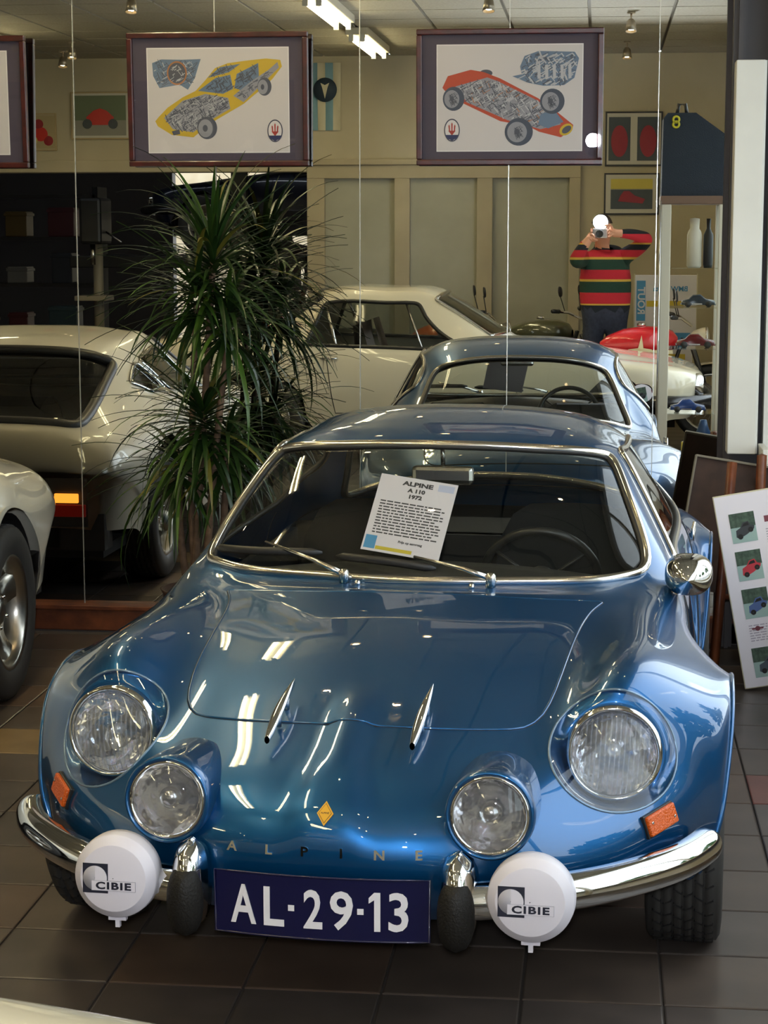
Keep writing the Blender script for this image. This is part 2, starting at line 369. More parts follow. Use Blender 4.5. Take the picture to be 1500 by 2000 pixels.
class Loft:
    """half table T[u][v] = (x, y, z), v = 0 on the centre line; mirrored to v < 0. Parameters are the table indices."""
    def __init__(s, T, du=8, dv=5, post=None, chord=0.5):
        T = np.array(T, float); nu, nv, _ = T.shape; s.nu, s.nv = nu, nv
        neg = T[:, :0:-1].copy(); neg[:, :, 0] *= -1; full = np.concatenate([neg, T], 1)
        def knots(d): return np.concatenate([[0], np.cumsum(d ** chord)])
        dv_ = np.linalg.norm(np.diff(full, axis=1), axis=2).mean(0); du_ = np.linalg.norm(np.diff(full, axis=0), axis=2).mean(1)
        kv, ku = knots(dv_), knots(du_)
        s.u = np.linspace(0, nu - 1, (nu - 1) * du + 1); s.v = np.linspace(-(nv - 1), nv - 1, 2 * (nv - 1) * dv + 1)
        vv = np.interp(s.v, np.arange(-(nv - 1), nv), kv); uu = np.interp(s.u, np.arange(nu), ku)
        G1 = np.stack([nat_spline(kv, full[i], vv) for i in range(nu)])
        s.G = np.stack([nat_spline(ku, G1[:, j], uu) for j in range(len(vv))], 1)
        if post is not None: s.G = post(s.G)
        du1 = np.gradient(s.G, axis=0); dv1 = np.gradient(s.G, axis=1); n = np.cross(du1, dv1); l = np.linalg.norm(n, axis=2, keepdims=True); n = n / np.maximum(l, 1e-9)
        s.flip = n[len(s.u) // 2, len(s.v) // 2, 2] < 0      # the roof faces up
        s.N = -n if s.flip else n
    def _s(s, A, u, v):
        fu = np.clip(np.interp(u, s.u, np.arange(len(s.u))), 0, len(s.u) - 1.0001); fv = np.clip(np.interp(v, s.v, np.arange(len(s.v))), 0, len(s.v) - 1.0001)
        i = fu.astype(int); j = fv.astype(int); a = (fu - i)[..., None]; b = (fv - j)[..., None]
        return A[i, j] * (1 - a) * (1 - b) + A[i + 1, j] * a * (1 - b) + A[i, j + 1] * (1 - a) * b + A[i + 1, j + 1] * a * b
    def P(s, u, v): return s._s(s.G, np.atleast_1d(np.asarray(u, float)), np.atleast_1d(np.asarray(v, float)))
    def n(s, u, v):
        q = s._s(s.N, np.atleast_1d(np.asarray(u, float)), np.atleast_1d(np.asarray(v, float))); return q / np.linalg.norm(q, axis=-1, keepdims=True)
    def polys(s):
        U, V = len(s.u), len(s.v)
        return [[(s.u[i], s.v[j]), (s.u[i + 1], s.v[j]), (s.u[i + 1], s.v[j + 1]), (s.u[i], s.v[j + 1])] for i in range(U - 1) for j in range(V - 1)]

def sd_poly(pts, poly):
    """signed distance (negative inside) of pts (n, 2) to a closed polyline"""
    pts = np.asarray(pts, float); poly = np.asarray(poly, float); d = np.full(len(pts), 1e9); ins = np.zeros(len(pts), bool)
    for a, b in zip(poly, np.roll(poly, -1, 0)):
        e = b - a; w = pts - a; t = np.clip((w @ e) / max(e @ e, 1e-12), 0, 1); d = np.minimum(d, np.linalg.norm(w - t[:, None] * e, axis=1))
        c = ((a[1] > pts[:, 1]) != (b[1] > pts[:, 1]))
        with np.errstate(divide='ignore', invalid='ignore'): xi = (b[0] - a[0]) * (pts[:, 1] - a[1]) / (b[1] - a[1]) + a[0]
        ins ^= c & (pts[:, 0] < xi)
    return np.where(ins, -d, d)

def round_poly(poly, r, n=6):
    """closed polygon with its corners rounded by quadratic arcs of length r"""
    out = []; P = [np.array(p, float) for p in poly]; N = len(P); rr = r if isinstance(r, (list, tuple)) else [r] * N
    for i in range(N):
        a, b, c = P[i - 1], P[i], P[(i + 1) % N]
        ra = min(rr[i], 0.49 * np.linalg.norm(a - b)); rc = min(rr[i], 0.49 * np.linalg.norm(c - b))
        p0 = b + (a - b) / np.linalg.norm(a - b) * ra; p2 = b + (c - b) / np.linalg.norm(c - b) * rc
        for k in range(n + 1):
            t = k / n; out.append((1 - t) ** 2 * p0 + 2 * t * (1 - t) * b + t * t * p2)
    return np.array(out)
def dense_poly(poly, m=8):
    poly = np.asarray(poly, float); o = []
    for a, b in zip(poly, np.roll(poly, -1, 0)):
        k = max(1, int(np.linalg.norm(b - a) * m))
        for i in range(k): o.append(a + (b - a) * i / k)
    return np.array(o)

def split(polys, sdf):
    """cut parameter polygons by sdf(points)=0 -> inside, outside"""
    if not polys: return [], []
    flat = np.array([p for q in polys for p in q]); d = sdf(flat); d = np.where(np.abs(d) < 1e-6, 1e-6, d)
    ins, out = [], []; k = 0
    for q in polys:
        n = len(q); dd = d[k:k + n]; k += n
        if (dd < 0).all(): ins.append(q); continue
        if (dd > 0).all(): out.append(q); continue
        A, B = [], []
        for i in range(n):
            j = (i + 1) % n; a, b = q[i], q[j]; da, db = dd[i], dd[j]
            (A if da < 0 else B).append(a)
            if (da < 0) != (db < 0):
                t = da / (da - db); t = min(max(t, 0.02), 0.98); c = (a[0] + (b[0] - a[0]) * t, a[1] + (b[1] - a[1]) * t); A.append(c); B.append(c)
        if len(A) > 2: ins.append(A)
        if len(B) > 2: out.append(B)
    return ins, out

def surf(L, polys, name, m, parent, off=0.0, shrink=None):
    idx = {}; uv = []; F = []
    for q in polys:
        f = []
        for p in q:
            k = (round(p[0], 4), round(p[1], 4))
            if k not in idx: idx[k] = len(uv); uv.append(p)
            if not f or f[-1] != idx[k]: f.append(idx[k])
        if len(f) > 2 and f[0] == f[-1]: f.pop()
        if len(set(f)) == len(f) and len(f) > 2: F.append(f)
    if not L.flip: pass
    else: F = [f[::-1] for f in F]
    uv = np.array(uv); P = L.P(uv[:, 0], uv[:, 1])
    N = L.n(uv[:, 0], uv[:, 1])
    if off: P = P + N * off
    me = bpy.data.meshes.new(name); me.from_pydata([tuple(p) for p in P], [], F); me.update()
    me.polygons.foreach_set('use_smooth', [True] * len(me.polygons))
    try: me.normals_split_custom_set_from_vertices([tuple(x) for x in N])
    except Exception: pass
    me.materials.append(m); o = bpy.data.objects.new(name, me); COL.objects.link(o); o.parent = parent
    return o
def trim(L, outline, r, name, m, parent, off=0.0, closed=True, flat=1.0, n=8):
    q = np.asarray(outline); P = L.P(q[:, 0], q[:, 1]) + L.n(q[:, 0], q[:, 1]) * off
    keep = [P[0]]
    for p in P[1:]:
        if np.linalg.norm(p - keep[-1]) > 0.004: keep.append(p)
    b = MB(); b.tube(keep, r, n, closed=closed, flat=flat, upv=tuple(L.n(q[:1, 0], q[:1, 1])[0])); return b.build(name, m, parent)

def paint_mat(name, col, metal=0.55, rough=0.32, flakes=True):
    m = mat(name, col, rough, metal, 1.0)
    nt = m.node_tree; b = nt.nodes['Principled BSDF']; b.inputs['Coat Roughness'].default_value = 0.015; b.inputs['Coat IOR'].default_value = 1.55
    if flakes:
        tc = nt.nodes.new('ShaderNodeTexCoord'); v = nt.nodes.new('ShaderNodeTexVoronoi'); v.inputs['Scale'].default_value = 900
        bp = nt.nodes.new('ShaderNodeBump'); bp.inputs['Strength'].default_value = 0.06; bp.inputs['Distance'].default_value = 0.001
        nt.links.new(tc.outputs['Object'], v.inputs['Vector']); nt.links.new(v.outputs['Distance'], bp.inputs['Height']); nt.links.new(bp.outputs[0], b.inputs['Normal'])
    return m

def make_wheel(parent, loc, R, wd, rim_r, side, rim_m, name='wheel', spokes=4, sc=0):
    """tyre with tread grooves + rim, axle along x; side = +1 outer face toward +x"""
    w = empty(name, loc); w.parent = parent
    hw = wd / 2
    prof = [(rim_r, -hw * 0.82), (rim_r + 0.012, -hw * 0.95), (R - 0.05, -hw * 1.0), (R - 0.02, -hw * 0.96), (R - 0.006, -hw * 0.86)]
    ribs = 6; xs = np.linspace(-hw * 0.8, hw * 0.8, ribs + 1)
    for a, b in zip(xs[:-1], xs[1:]):
        prof += [(R - 0.006, a + 0.0025), (R, a + 0.004), (R, b - 0.004), (R - 0.006, b - 0.0025)]
    prof += [(r, -h) for r, h in prof[4::-1]]
    M = Matrix.Rotation(PI / 2, 4, 'Y')
    t = MB(); t.lathe(prof, 56, M, caps=False); ty = t.build('tyre', TYRE, w)
    g = MB()
    for k in range(44):
        a = 2 * PI * k / 44
        for q in range(ribs):
            c = (xs[q] + xs[q + 1]) / 2; s = 1 if q % 2 else -1
            Mx = Matrix.Rotation(a + 0.03 * q, 4, 'X') @ Matrix.Translation((c, 0, R - 0.001)) @ Matrix.Rotation(s * 0.6, 4, 'Z')
            g.box((-0.011, -0.002, -0.004), (0.011, 0.002, 0.0016), Mx)
    g.build('tread_sipes', BLACK, w)['kind'] = 'stuff'
    r = MB(); s = side
    Ms = Matrix.Rotation(s * PI / 2, 4, 'Y')
    r.lathe([(rim_r + 0.008, hw * 0.86), (rim_r + 0.004, hw * 0.92), (rim_r - 0.012, hw * 0.84), (rim_r - 0.022, hw * 0.45), (rim_r - 0.03, -hw * 0.6), (rim_r + 0.005, -hw * 0.9)], 40, Ms, caps=False)
    rim = r.build('rim', rim_m, w)
    d = MB()
    d.lathe([(0.001, hw * 0.56), (0.03, hw * 0.58), (0.045, hw * 0.5), (0.06, hw * 0.38)], 28, Ms, caps=False)
    for k in range(spokes):
        a = 2 * PI * k / spokes + sc
        Mk = Ms @ Matrix.Rotation(a, 4, 'Z')
        G = []
        for i in range(6):
            q = i / 5; rr = 0.04 + q * (rim_r - 0.058); wv = 0.045 + 0.012 * q; h = hw * (0.5 - 0.22 * math.sin(q * PI) + 0.08 * q)
            G.append([(rr, -wv, h - 0.02), (rr, -wv * 0.8, h), (rr, wv * 0.8, h), (rr, wv, h - 0.02)])
        d.grid(G, True, False, Mk)
    d.lathe([(rim_r - 0.028, -hw * 0.2), (0.0, -hw * 0.2)], 30, Ms, caps=False)
    d.build('spoke_disc', rim_m, w)
    for k in range(4):
        a = 2 * PI * (k + 0.5) / 4 + sc; n_ = MB(); n_.lathe([(0.009, 0), (0.009, hw * 0.55), (0.006, hw * 0.6), (0.001, hw * 0.6)], 6, Ms @ Matrix.Translation((0.055 * math.cos(a), 0.055 * math.sin(a), 0))); n_.build('wheel_nut', CHROME_D, w)
    return w

def lens_mat(name):
    """patterned lamp glass: mostly clear, partly scattering"""
    m = glass_mat(name, (.95, .96, .99), 1.5); nt = m.node_tree
    mx = [n for n in nt.nodes if n.type == 'MIX_SHADER'][0]; out = [n for n in nt.nodes if n.type == 'OUTPUT_MATERIAL'][0]
    d = nt.nodes.new('ShaderNodeBsdfDiffuse'); d.inputs[0].default_value = (.86, .88, .95, 1); m2 = nt.nodes.new('ShaderNodeMixShader'); m2.inputs[0].default_value = .07
    nt.links.new(mx.outputs[0], m2.inputs[1]); nt.links.new(d.outputs[0], m2.inputs[2]); nt.links.new(m2.outputs[0], out.inputs[0])
    return m
# ================================================================== the blue coupe
CAR_O, CAR_PSI = (-0.465, 4.46, 0.0), math.radians(3.5)
BLUE = paint_mat('metallic_blue_paint', rgb(0, 76, 128), 0.72, 0.36)
T = [
 [(0,-.775,.262),(.15,-.77,.262),(.29,-.74,.262),(.40,-.695,.264),(.49,-.635,.268),(.56,-.565,.272),(.61,-.505,.272),(.645,-.455,.268),(.67,-.418,.258),(.69,-.38,.245),(.70,-.345,.232)],
 [(0,-.815,.305),(.15,-.81,.305),(.29,-.78,.305),(.40,-.735,.306),(.49,-.675,.308),(.565,-.605,.31),(.62,-.53,.31),(.665,-.465,.305),(.695,-.41,.292),(.71,-.365,.27),(.715,-.335,.245)],
 [(0,-.838,.385),(.15,-.83,.385),(.29,-.798,.385),(.40,-.748,.385),(.49,-.68,.388),(.57,-.60,.395),(.635,-.52,.40),(.685,-.445,.39),(.715,-.39,.365),(.73,-.35,.32),(.73,-.325,.27)],
 [(0,-.80,.475),(.15,-.79,.478),(.29,-.745,.483),(.40,-.678,.49),(.49,-.59,.495),(.565,-.52,.50),(.635,-.45,.495),(.69,-.395,.475),(.73,-.35,.435),(.75,-.325,.38),(.755,-.312,.335)],
 [(0,-.675,.545),(.15,-.665,.545),(.29,-.615,.543),(.40,-.55,.55),(.48,-.495,.58),(.555,-.45,.613),(.635,-.395,.59),(.695,-.35,.55),(.735,-.315,.507),(.76,-.295,.46),(.77,-.28,.42)],
 [(0,-.528,.591),(.15,-.523,.589),(.29,-.49,.583),(.39,-.44,.585),(.465,-.40,.625),(.545,-.365,.685),(.635,-.32,.66),(.70,-.28,.615),(.745,-.25,.58),(.768,-.225,.555),(.78,-.205,.53)],
 [(0,-.205,.667),(.15,-.20,.665),(.29,-.18,.657),(.39,-.15,.655),(.47,-.12,.675),(.55,-.08,.708),(.635,-.05,.683),(.70,-.03,.643),(.74,-.015,.620),(.765,-.005,.607),(.78,0,.597)],
 [(0,.16,.718),(.15,.165,.715),(.29,.175,.708),(.40,.19,.702),(.485,.20,.702),(.56,.21,.712),(.635,.22,.685),(.69,.22,.64),(.73,.215,.59),(.755,.21,.555),(.775,.205,.53)],
 [(0,.27,.728),(.15,.28,.727),(.3,.30,.723),(.43,.33,.72),(.53,.345,.722),(.59,.35,.718),(.645,.345,.69),(.685,.335,.62),(.71,.325,.53),(.73,.318,.46),(.75,.31,.39)],
 [(0,.37,.738),(.15,.378,.739),(.3,.395,.742),(.47,.425,.748),(.568,.49,.757),(.612,.50,.738),(.655,.445,.69),(.68,.42,.60),(.69,.39,.47),(.70,.36,.33),(.70,.33,.22)],
 [(0,.52,.90),(.15,.526,.899),(.29,.545,.895),(.44,.578,.889),(.528,.652,.88),(.568,.70,.845),(.64,.68,.72),(.67,.65,.61),(.685,.6,.47),(.69,.55,.32),(.67,.5,.19)],
 [(0,.76,1.045),(.15,.766,1.043),(.28,.78,1.037),(.395,.807,1.028),(.463,.862,1.008),(.51,.905,.955),(.63,.88,.735),(.668,.86,.62),(.685,.85,.47),(.69,.85,.32),(.67,.85,.19)],
 [(0,1.02,1.088),(.15,1.02,1.086),(.28,1.03,1.077),(.385,1.04,1.058),(.462,1.05,1.02),(.515,1.07,.95),(.63,1.08,.74),(.668,1.08,.62),(.685,1.08,.47),(.69,1.08,.32),(.67,1.08,.19)],
 [(0,1.33,1.10),(.15,1.33,1.097),(.28,1.335,1.085),(.38,1.34,1.062),(.455,1.35,1.02),(.512,1.36,.95),(.63,1.37,.745),(.668,1.37,.62),(.685,1.37,.47),(.69,1.37,.32),(.67,1.37,.19)],
 [(0,1.63,1.033),(.14,1.63,1.03),(.26,1.63,1.018),(.355,1.615,.993),(.43,1.585,.955),(.49,1.56,.90),(.615,1.60,.755),(.668,1.60,.63),(.687,1.6,.47),(.69,1.6,.32),(.67,1.58,.19)],
 [(0,1.88,.91),(.14,1.88,.907),(.27,1.875,.893),(.385,1.855,.868),(.46,1.80,.832),(.525,1.75,.785),(.61,1.78,.72),(.66,1.77,.63),(.685,1.77,.5),(.70,1.78,.38),(.70,1.78,.27)],
 [(0,2.14,.785),(.14,2.135,.782),(.28,2.12,.768),(.42,2.08,.742),(.505,2.01,.71),(.56,1.96,.69),(.62,1.97,.665),(.665,1.95,.635),(.70,1.93,.60),(.715,1.915,.575),(.72,1.90,.552)],
 [(0,2.42,.75),(.14,2.42,.748),(.28,2.40,.738),(.40,2.37,.72),(.5,2.32,.705),(.57,2.25,.69),(.63,2.2,.67),(.675,2.16,.648),(.70,2.12,.632),(.715,2.11,.622),(.72,2.10,.615)],
 [(0,2.68,.71),(.14,2.68,.708),(.28,2.66,.70),(.40,2.63,.685),(.5,2.57,.67),(.575,2.5,.65),(.635,2.44,.62),(.68,2.38,.59),(.70,2.33,.57),(.715,2.31,.555),(.72,2.30,.545)],
 [(0,2.90,.65),(.14,2.90,.648),(.28,2.885,.642),(.40,2.855,.63),(.5,2.80,.612),(.57,2.72,.59),(.62,2.64,.565),(.66,2.56,.53),(.685,2.5,.49),(.70,2.46,.45),(.705,2.42,.40)],
 [(0,2.96,.52),(.14,2.96,.52),(.28,2.945,.515),(.40,2.92,.51),(.5,2.87,.5),(.565,2.79,.49),(.61,2.70,.47),(.64,2.62,.44),(.66,2.55,.40),(.675,2.50,.36),(.685,2.44,.32)],
 [(0,2.90,.30),(.14,2.90,.30),(.28,2.885,.30),(.40,2.86,.30),(.49,2.81,.30),(.55,2.74,.30),(.59,2.66,.30),(.62,2.59,.29),(.645,2.53,.28),(.66,2.48,.27),(.67,2.43,.25)],
]
def spine(G):
    """raised centre spine of the nose"""
    x, y = G[..., 0], G[..., 1]; z = G[..., 2]
    wv = 0.035 + 0.045 * np.clip((-0.62 - y) / 0.2, 0, 1)
    k = np.clip((1.25 - np.abs(x) / wv) / .7, 0, 1); k = k * k * (3 - 2 * k) * np.clip((-0.36 - y) / 0.14, 0, 1) * np.clip((z - 0.40) / 0.07, 0, 1)
    G = G.copy(); G[..., 2] += 0.013 * k; G[..., 1] -= 0.007 * k
    return G
A = Loft(T, 8, 6, spine)
car = empty('blue_coupe', CAR_O, -CAR_PSI, 'metallic blue vintage sports coupe with round white lamp covers facing the camera', 'car')
def D2(poly, r): return dense_poly(round_poly(poly, r), 10)
O_WS = D2([(8.93, -4.08), (8.93, 3.98), (10.93, 3.93), (10.93, -3.93)], [.3, .45, .5, .5])
O_RW = D2([(14.12, -3.9), (14.12, 3.9), (15.98, 4.05), (15.98, -4.05)], [.7, .7, .6, .6])
O_SWR = D2([(10.35, 5.93), (13.65, 5.93), (14.3, 5.0), (13.6, 4.35), (11.25, 4.35)], [.12, .3, .4, .4, .25])
O_SWL = O_SWR * np.array([1, -1])
O_HD = D2([(4.97, -3.12), (4.97, 3.12), (7.55, 3.6), (7.55, -3.6)], [.8, .8, .12, .12])
O_EL = D2([(16.4, -3.4), (16.4, 3.4), (18.9, 3.2), (18.9, -3.2)], [.4, .4, .6, .6])
HC = (0.54, 0.548); HR = 0.131
ps = A.polys()
def by(o): return lambda q: sd_poly(q, o)
def bycircle(sx):
    def f(q):
        P = A.P(q[:, 0], q[:, 1]) - np.array((sx * HC[0], -.49, HC[1])); ax = np.array((sx * .04, -.93, .36)); ax /= np.linalg.norm(ax)
        t = P @ ax; d = np.linalg.norm(P - t[:, None] * ax, axis=1) - HR
        return np.where(P[:, 1] < 0.34, d, 1.0)
    return f
def crop(ps, lo, hi, o, fn):
    near = [q for q in ps if any(lo[0] <= p[0] <= hi[0] and lo[1] <= p[1] <= hi[1] for p in q)]; s_ = set(map(id, near)); far = [q for q in ps if id(q) not in s_]
    i, out = split(near, fn); return i, far + out
g_ws, ps = crop(ps, (8.5, -5), (11.5, 5), None, by(O_WS)); g_rw, ps = crop(ps, (13.5, -5), (16.5, 5), None, by(O_RW))
g_sr, ps = crop(ps, (10, 3.8), (14.6, 6.5), None, by(O_SWR)); g_sl, ps = crop(ps, (10, -6.5), (14.6, -3.8), None, by(O_SWL))
g_hd, ps = crop(ps, (4.5, -4.2), (8, 4.2), None, by(O_HD)); g_hr, ps = crop(ps, (1, 2), (7, 9), None, bycircle(1)); g_hl, ps = crop(ps, (1, -9), (7, -2), None, bycircle(-1))
def byfog(sx):
    def f(q):
        P = A.P(q[:, 0], q[:, 1]); d = np.hypot(P[:, 0] - sx * .321, P[:, 2] - .485) - .07; return np.where(P[:, 1] < -.4, d, 1.0)
    return f
for s in (-1, 1): g_, ps = crop(ps, (1, -4), (6, 4), None, byfog(s))
body = surf(A, ps, 'body', BLUE, car)
hood = surf(A, g_hd, 'bonnet', BLUE, car, 0.0025)
# rolled edge and shut line of the bonnet
trim(A, O_HD, 0.0032, 'bonnet_edge', BLUE, hood, 0.0005); O_HD2 = dense_poly(O_HD + (O_HD - O_HD.mean(0)) * 0.008, 10)
trim(A, O_HD2, 0.0026, 'shut_line', DARK, body, -0.0012)
trim(A, O_EL, 0.003, 'engine_lid_gap', DARK, body, 0.0)
for g, nm in ((g_ws, 'windscreen'), (g_rw, 'rear_window'), (g_sr, 'side_window'), (g_sl, 'side_window')): surf(A, g, nm, CARGLASS, car, -0.003)
SEAL = mat('seal_rubber', (0.015, 0.014, 0.013), 0.5); WTRIM = mat('window_bright_trim', (0.72, 0.69, 0.63), 0.16, 1.0)
for o_, nm in ((O_WS, 'windscreen'), (O_RW, 'rear_window')):
    trim(A, o_, 0.0115, nm + '_trim', WTRIM, car, 0.003, n=10); trim(A, dense_poly(o_ + (O_WS.mean(0) * 0 + o_.mean(0) - o_) * 0.022, 10), 0.008, nm + '_seal', SEAL, car, -0.001)
for o_ in (O_SWR, O_SWL): trim(A, o_, 0.0095, 'side_window_trim', WTRIM, car, 0.003); trim(A, dense_poly(o_ + (o_.mean(0) - o_) * 0.05, 10), 0.008, 'side_window_seal', SEAL, car, 0.0)
# wheel arch lips, sills, door gaps
for s in (-1, 1):
    for a, b in ((1.0, 9.0), (15.0, 20.0)):
        uu = np.linspace(a, b, 60); trim(A, np.stack([uu, np.full(60, s * 9.98)], 1), 0.0065, 'arch_lip', BLUE, car, 0.0, closed=False)
    g = np.array([(9.75, s * 6.1), (9.8, s * 7.5), (10.0, s * 9), (10.4, s * 9.5), (13.0, s * 9.5), (13.7, s * 8.5), (13.75, s * 7), (13.7, s * 6.1)])
    q = np.concatenate([np.linspace(g[i], g[i + 1], 10, endpoint=False) for i in range(len(g) - 1)]); trim(A, q, 0.0022, 'door_gap', DARK, car, 0.0, closed=False)
    hb = MB(); P = A.P(13.4, s * 7.3)[0]; hb.tube([P + (0, -.09, 0), P + (s * .02, -.07, .0), P + (s * .022, 0, 0), P + (s * .0, .02, 0)], 0.007, 8); hb.build('door_handle', CHROME, car)
    for k in range(5):   # vents behind the side window
        P = A.P(15.6 + 0.11 * k, s * 7.0)[0]; n_ = A.n(15.6 + .11 * k, s * 7.0)[0]; v_ = MB(); v_.tube([P + n_ * .002 + np.array((0, -.01, .035)), P + n_ * .004 + np.array((0, .01, -.035))], 0.005, 6); v_.build('vent_louvre', WTRIM, car)
# ---- underside and cabin
u_ = MB(); u_.box((-.55, -.40, .225), (.55, 2.7, .24)); u_.box((-.36, -.66, .26), (.36, .30, .46)); u_.box((-.44, 1.75, .2), (.44, 2.75, .60)); u_.build('underbody', DARK, car)
cb = MB(); cb.box((-.60, .42, .24), (.60, 1.75, .27)); cb.box((-.58, .38, .25), (.58, .44, .70)); cb.box((-.62, .45, .22), (-.60, 1.7, .66)); cb.box((.60, .45, .22), (.62, 1.7, .66)); cb.box((-.55, 1.62, .26), (.55, 1.68, .66)); cb.box((-.5, 1.64, .62), (.5, 2.02, .66)); cb.build('cabin_shell', DARK, car)
db = MB(); DASH = mat('dash_vinyl', (0.02, 0.018, 0.016), 0.5)
db.grid([[(x, y, z - .045 * (x / .56) ** 2) for x in np.linspace(-.56, .56, 12)] for y, z in ((.44, .735), (.55, .745), (.68, .735), (.72, .71), (.73, .60), (.70, .5))]); db.build('dashboard', DASH, car)
ss = MB(); cen = Vector((.27, .83, .668)); ax = Vector((0, .86, .42)).normalized(); Mx = axis_to(ax, cen)
ss.tube([Mx @ Vector((.158 * math.cos(a), .158 * math.sin(a), 0)) for a in np.linspace(0, 2 * PI, 40, endpoint=False)], .012, 8, closed=True)
for a in (PI * .5 + .0, PI * .5 + 2.2, PI * .5 - 2.2): ss.tube([Mx @ Vector((0, 0, -.02)), Mx @ Vector((.15 * math.cos(a), .15 * math.sin(a), 0))], .012, 6, flat=.4)
ss.lathe([(.001, .01), (.04, .005), (.045, -.03), (.02, -.06), (.02, -.2)], 18, Mx); ss.build('steering_wheel', mat('black_leather', (.02, .019, .018), .35), car)
SEATM = mat('seat_vinyl', (.008, .0075, .0075), .7, spec=.15)
for s in (-1, 1):
    b = MB()
    G = [[(s * .3 + w * q, y + .04 * abs(q) ** 2 * -1, z) for q in np.linspace(-1, 1, 9)] for w, y, z in ((.2, .95, .30), (.22, .93, .38), (.21, 1.28, .36), (.22, 1.36, .50), (.21, 1.43, .68), (.17, 1.46, .76), (.12, 1.48, .79), (.12, 1.53, .78), (.2, 1.54, .5))]
    b.grid(G); b.build('seat', SEATM, car)
hl = surf(A, [q for q in A.polys() if 10.9 < q[0][0] < 14.05 and abs(q[0][1]) < 4.3 and abs(q[2][1]) < 4.3], 'headlining', mat('grey_headlining', rgb(120, 112, 100), .8), car, -0.02)
mi = MB(); mi.box((-.085, .80, .925), (.085, .82, .975), bev=.012); mi.tube([(0, .815, .97), (0, .80, 1.03)], .006, 6); mi.build('rear_view_mirror', CHROME_D, car)
# ---- headlamps behind clear covers
LENS = lens_mat('lamp_lens'); REFL = mat('lamp_reflector', (.98, .98, 1.0), .08, 1.0, bump=(20, .5)); COVER = glass_mat('lamp_cover', (.93, .95, .97), 1.45)
for s, g in ((1, g_hr), (-1, g_hl)):
    surf(A, g, 'lamp_cover', COVER, car, 0.001)
    # rim of the cover found on the surface
    pts = []
    F_ = bycircle(s)
    cu, cv = 3.7, s * 4.6
    for a in np.linspace(0, 2 * PI, 72, endpoint=False):
        lo, hi = 0.0, 4.0
        for _ in range(26):
            m_ = (lo + hi) / 2
            d = F_(np.array([[cu + m_ * .62 * math.sin(a), cv + m_ * math.cos(a)]]))[0]
            if d < 0: lo = m_
            else: hi = m_
        pts.append(A.P(cu + lo * .62 * math.sin(a), cv + lo * math.cos(a))[0])
    rb = MB(); rb.tube(pts, .003, 8, closed=True); rb.build('cover_rim', mat('cover_edge', (.16, .24, .34), .15, .4), car)
    lc = Vector((s * .54, -.462, .535)); ax = Vector((s * .06, -1, .10)).normalized(); Mx = axis_to(ax, lc)
    bk = MB(); ring = [Mx @ Vector((.108 * math.cos(a), .108 * math.sin(a), -.01)) for a in np.linspace(0, 2 * PI, 72, endpoint=False)]
    # bowl between cover rim and lamp ring: match by angle round the axis
    inv = Mx.inverted(); ang = [math.atan2((inv @ Vector(p)).y, (inv @ Vector(p)).x) for p in pts]
    rows = []
    for p, a in zip(pts, ang):
        e = Mx @ Vector((.106 * math.cos(a), .106 * math.sin(a), -.012)); rows.append((Vector(p) * .985 + lc * .015, Vector(p) * .45 + e * .55 + Vector((0, .02, 0)), e, Mx @ Vector((.09 * math.cos(a), .09 * math.sin(a), -.03))))
    bk.grid([[r[k] for r in rows] for k in range(4)], True, True); bk.build('lamp_bowl', BLUE, car)
    hd = empty('headlamp', (0, 0, 0)); hd.parent = car
    r_ = MB(); r_.lathe([(.088, -.012), (.0895, .010), (.094, .014), (.0985, .008), (.101, -.02)], 48, Mx, caps=False); r_.build('chrome_ring', CHROME, hd)
    r_ = MB(); r_.lathe([(.004, -.075), (.03, -.07), (.06, -.05), (.08, -.02), (.088, .0)], 40, Mx, caps=False); r_.build('reflector', REFL, hd)
    r_ = MB(); r_.lathe([(.012, -.07), (.014, -.03), (.008, -.022), (.001, -.02)], 14, Mx); r_.build('bulb', mat('bulb_glass', (.8, .8, .8), .1, .6), hd)
    r_ = MB(); r_.lathe([(.001, .030), (.03, .028), (.06, .021), (.08, .011), (.09, .0)], 48, Mx, caps=False); ln = r_.build('lens', LENS, hd)
    rbm = MB()
    for k in range(17):
        xx = -.08 + .01 * k; hh = math.sqrt(max(0, .084 ** 2 - xx * xx)); zz = lambda x, y: .030 - .030 * ((x * x + y * y) / .09 ** 2) ** 1.0 + .0008
        rbm.tube([Mx @ Vector((xx, y, zz(xx, y))) for y in np.linspace(-hh, hh, 7)], .0016, 5)
    rbm.build('lens_flutes', LENS, hd)
# ---- round driving lamps in pods
for s in (-1, 1):
    lc = Vector((s * .321, -.80, .492)); ax = Vector((s * .02, -1, .10)).normalized(); Mx = axis_to(ax, lc)
    fg = empty('driving_lamp', (0, 0, 0)); fg.parent = car
    r_ = MB(); r_.lathe([(.092, -.20), (.09, -.10), (.0885, -.02), (.087, .006), (.083, .014), (.078, .008), (.075, -.01)], 44, Mx, caps=False); r_.build('lamp_pod', BLUE, fg)
    r_ = MB(); r_.lathe([(.069, -.006), (.071, .008), (.076, .010), (.0795, .002), (.08, -.012)], 40, Mx, caps=False); r_.build('chrome_ring', CHROME, fg)
    r_ = MB(); r_.lathe([(.004, -.06), (.03, -.052), (.055, -.03), (.070, .0)], 36, Mx, caps=False); r_.build('reflector', REFL, fg)
    r_ = MB(); r_.lathe([(.02, -.05), (.022, -.015), (.012, -.005), (.001, -.004)], 20, Mx); r_.build('bulb_shield', mat('shield', (.5, .5, .5), .2, 1.0), fg)
    r_ = MB(); r_.lathe([(.001, .022), (.025, .020), (.05, .013), (.07, .002)], 40, Mx, caps=False); r_.build('lens', LENS, fg)
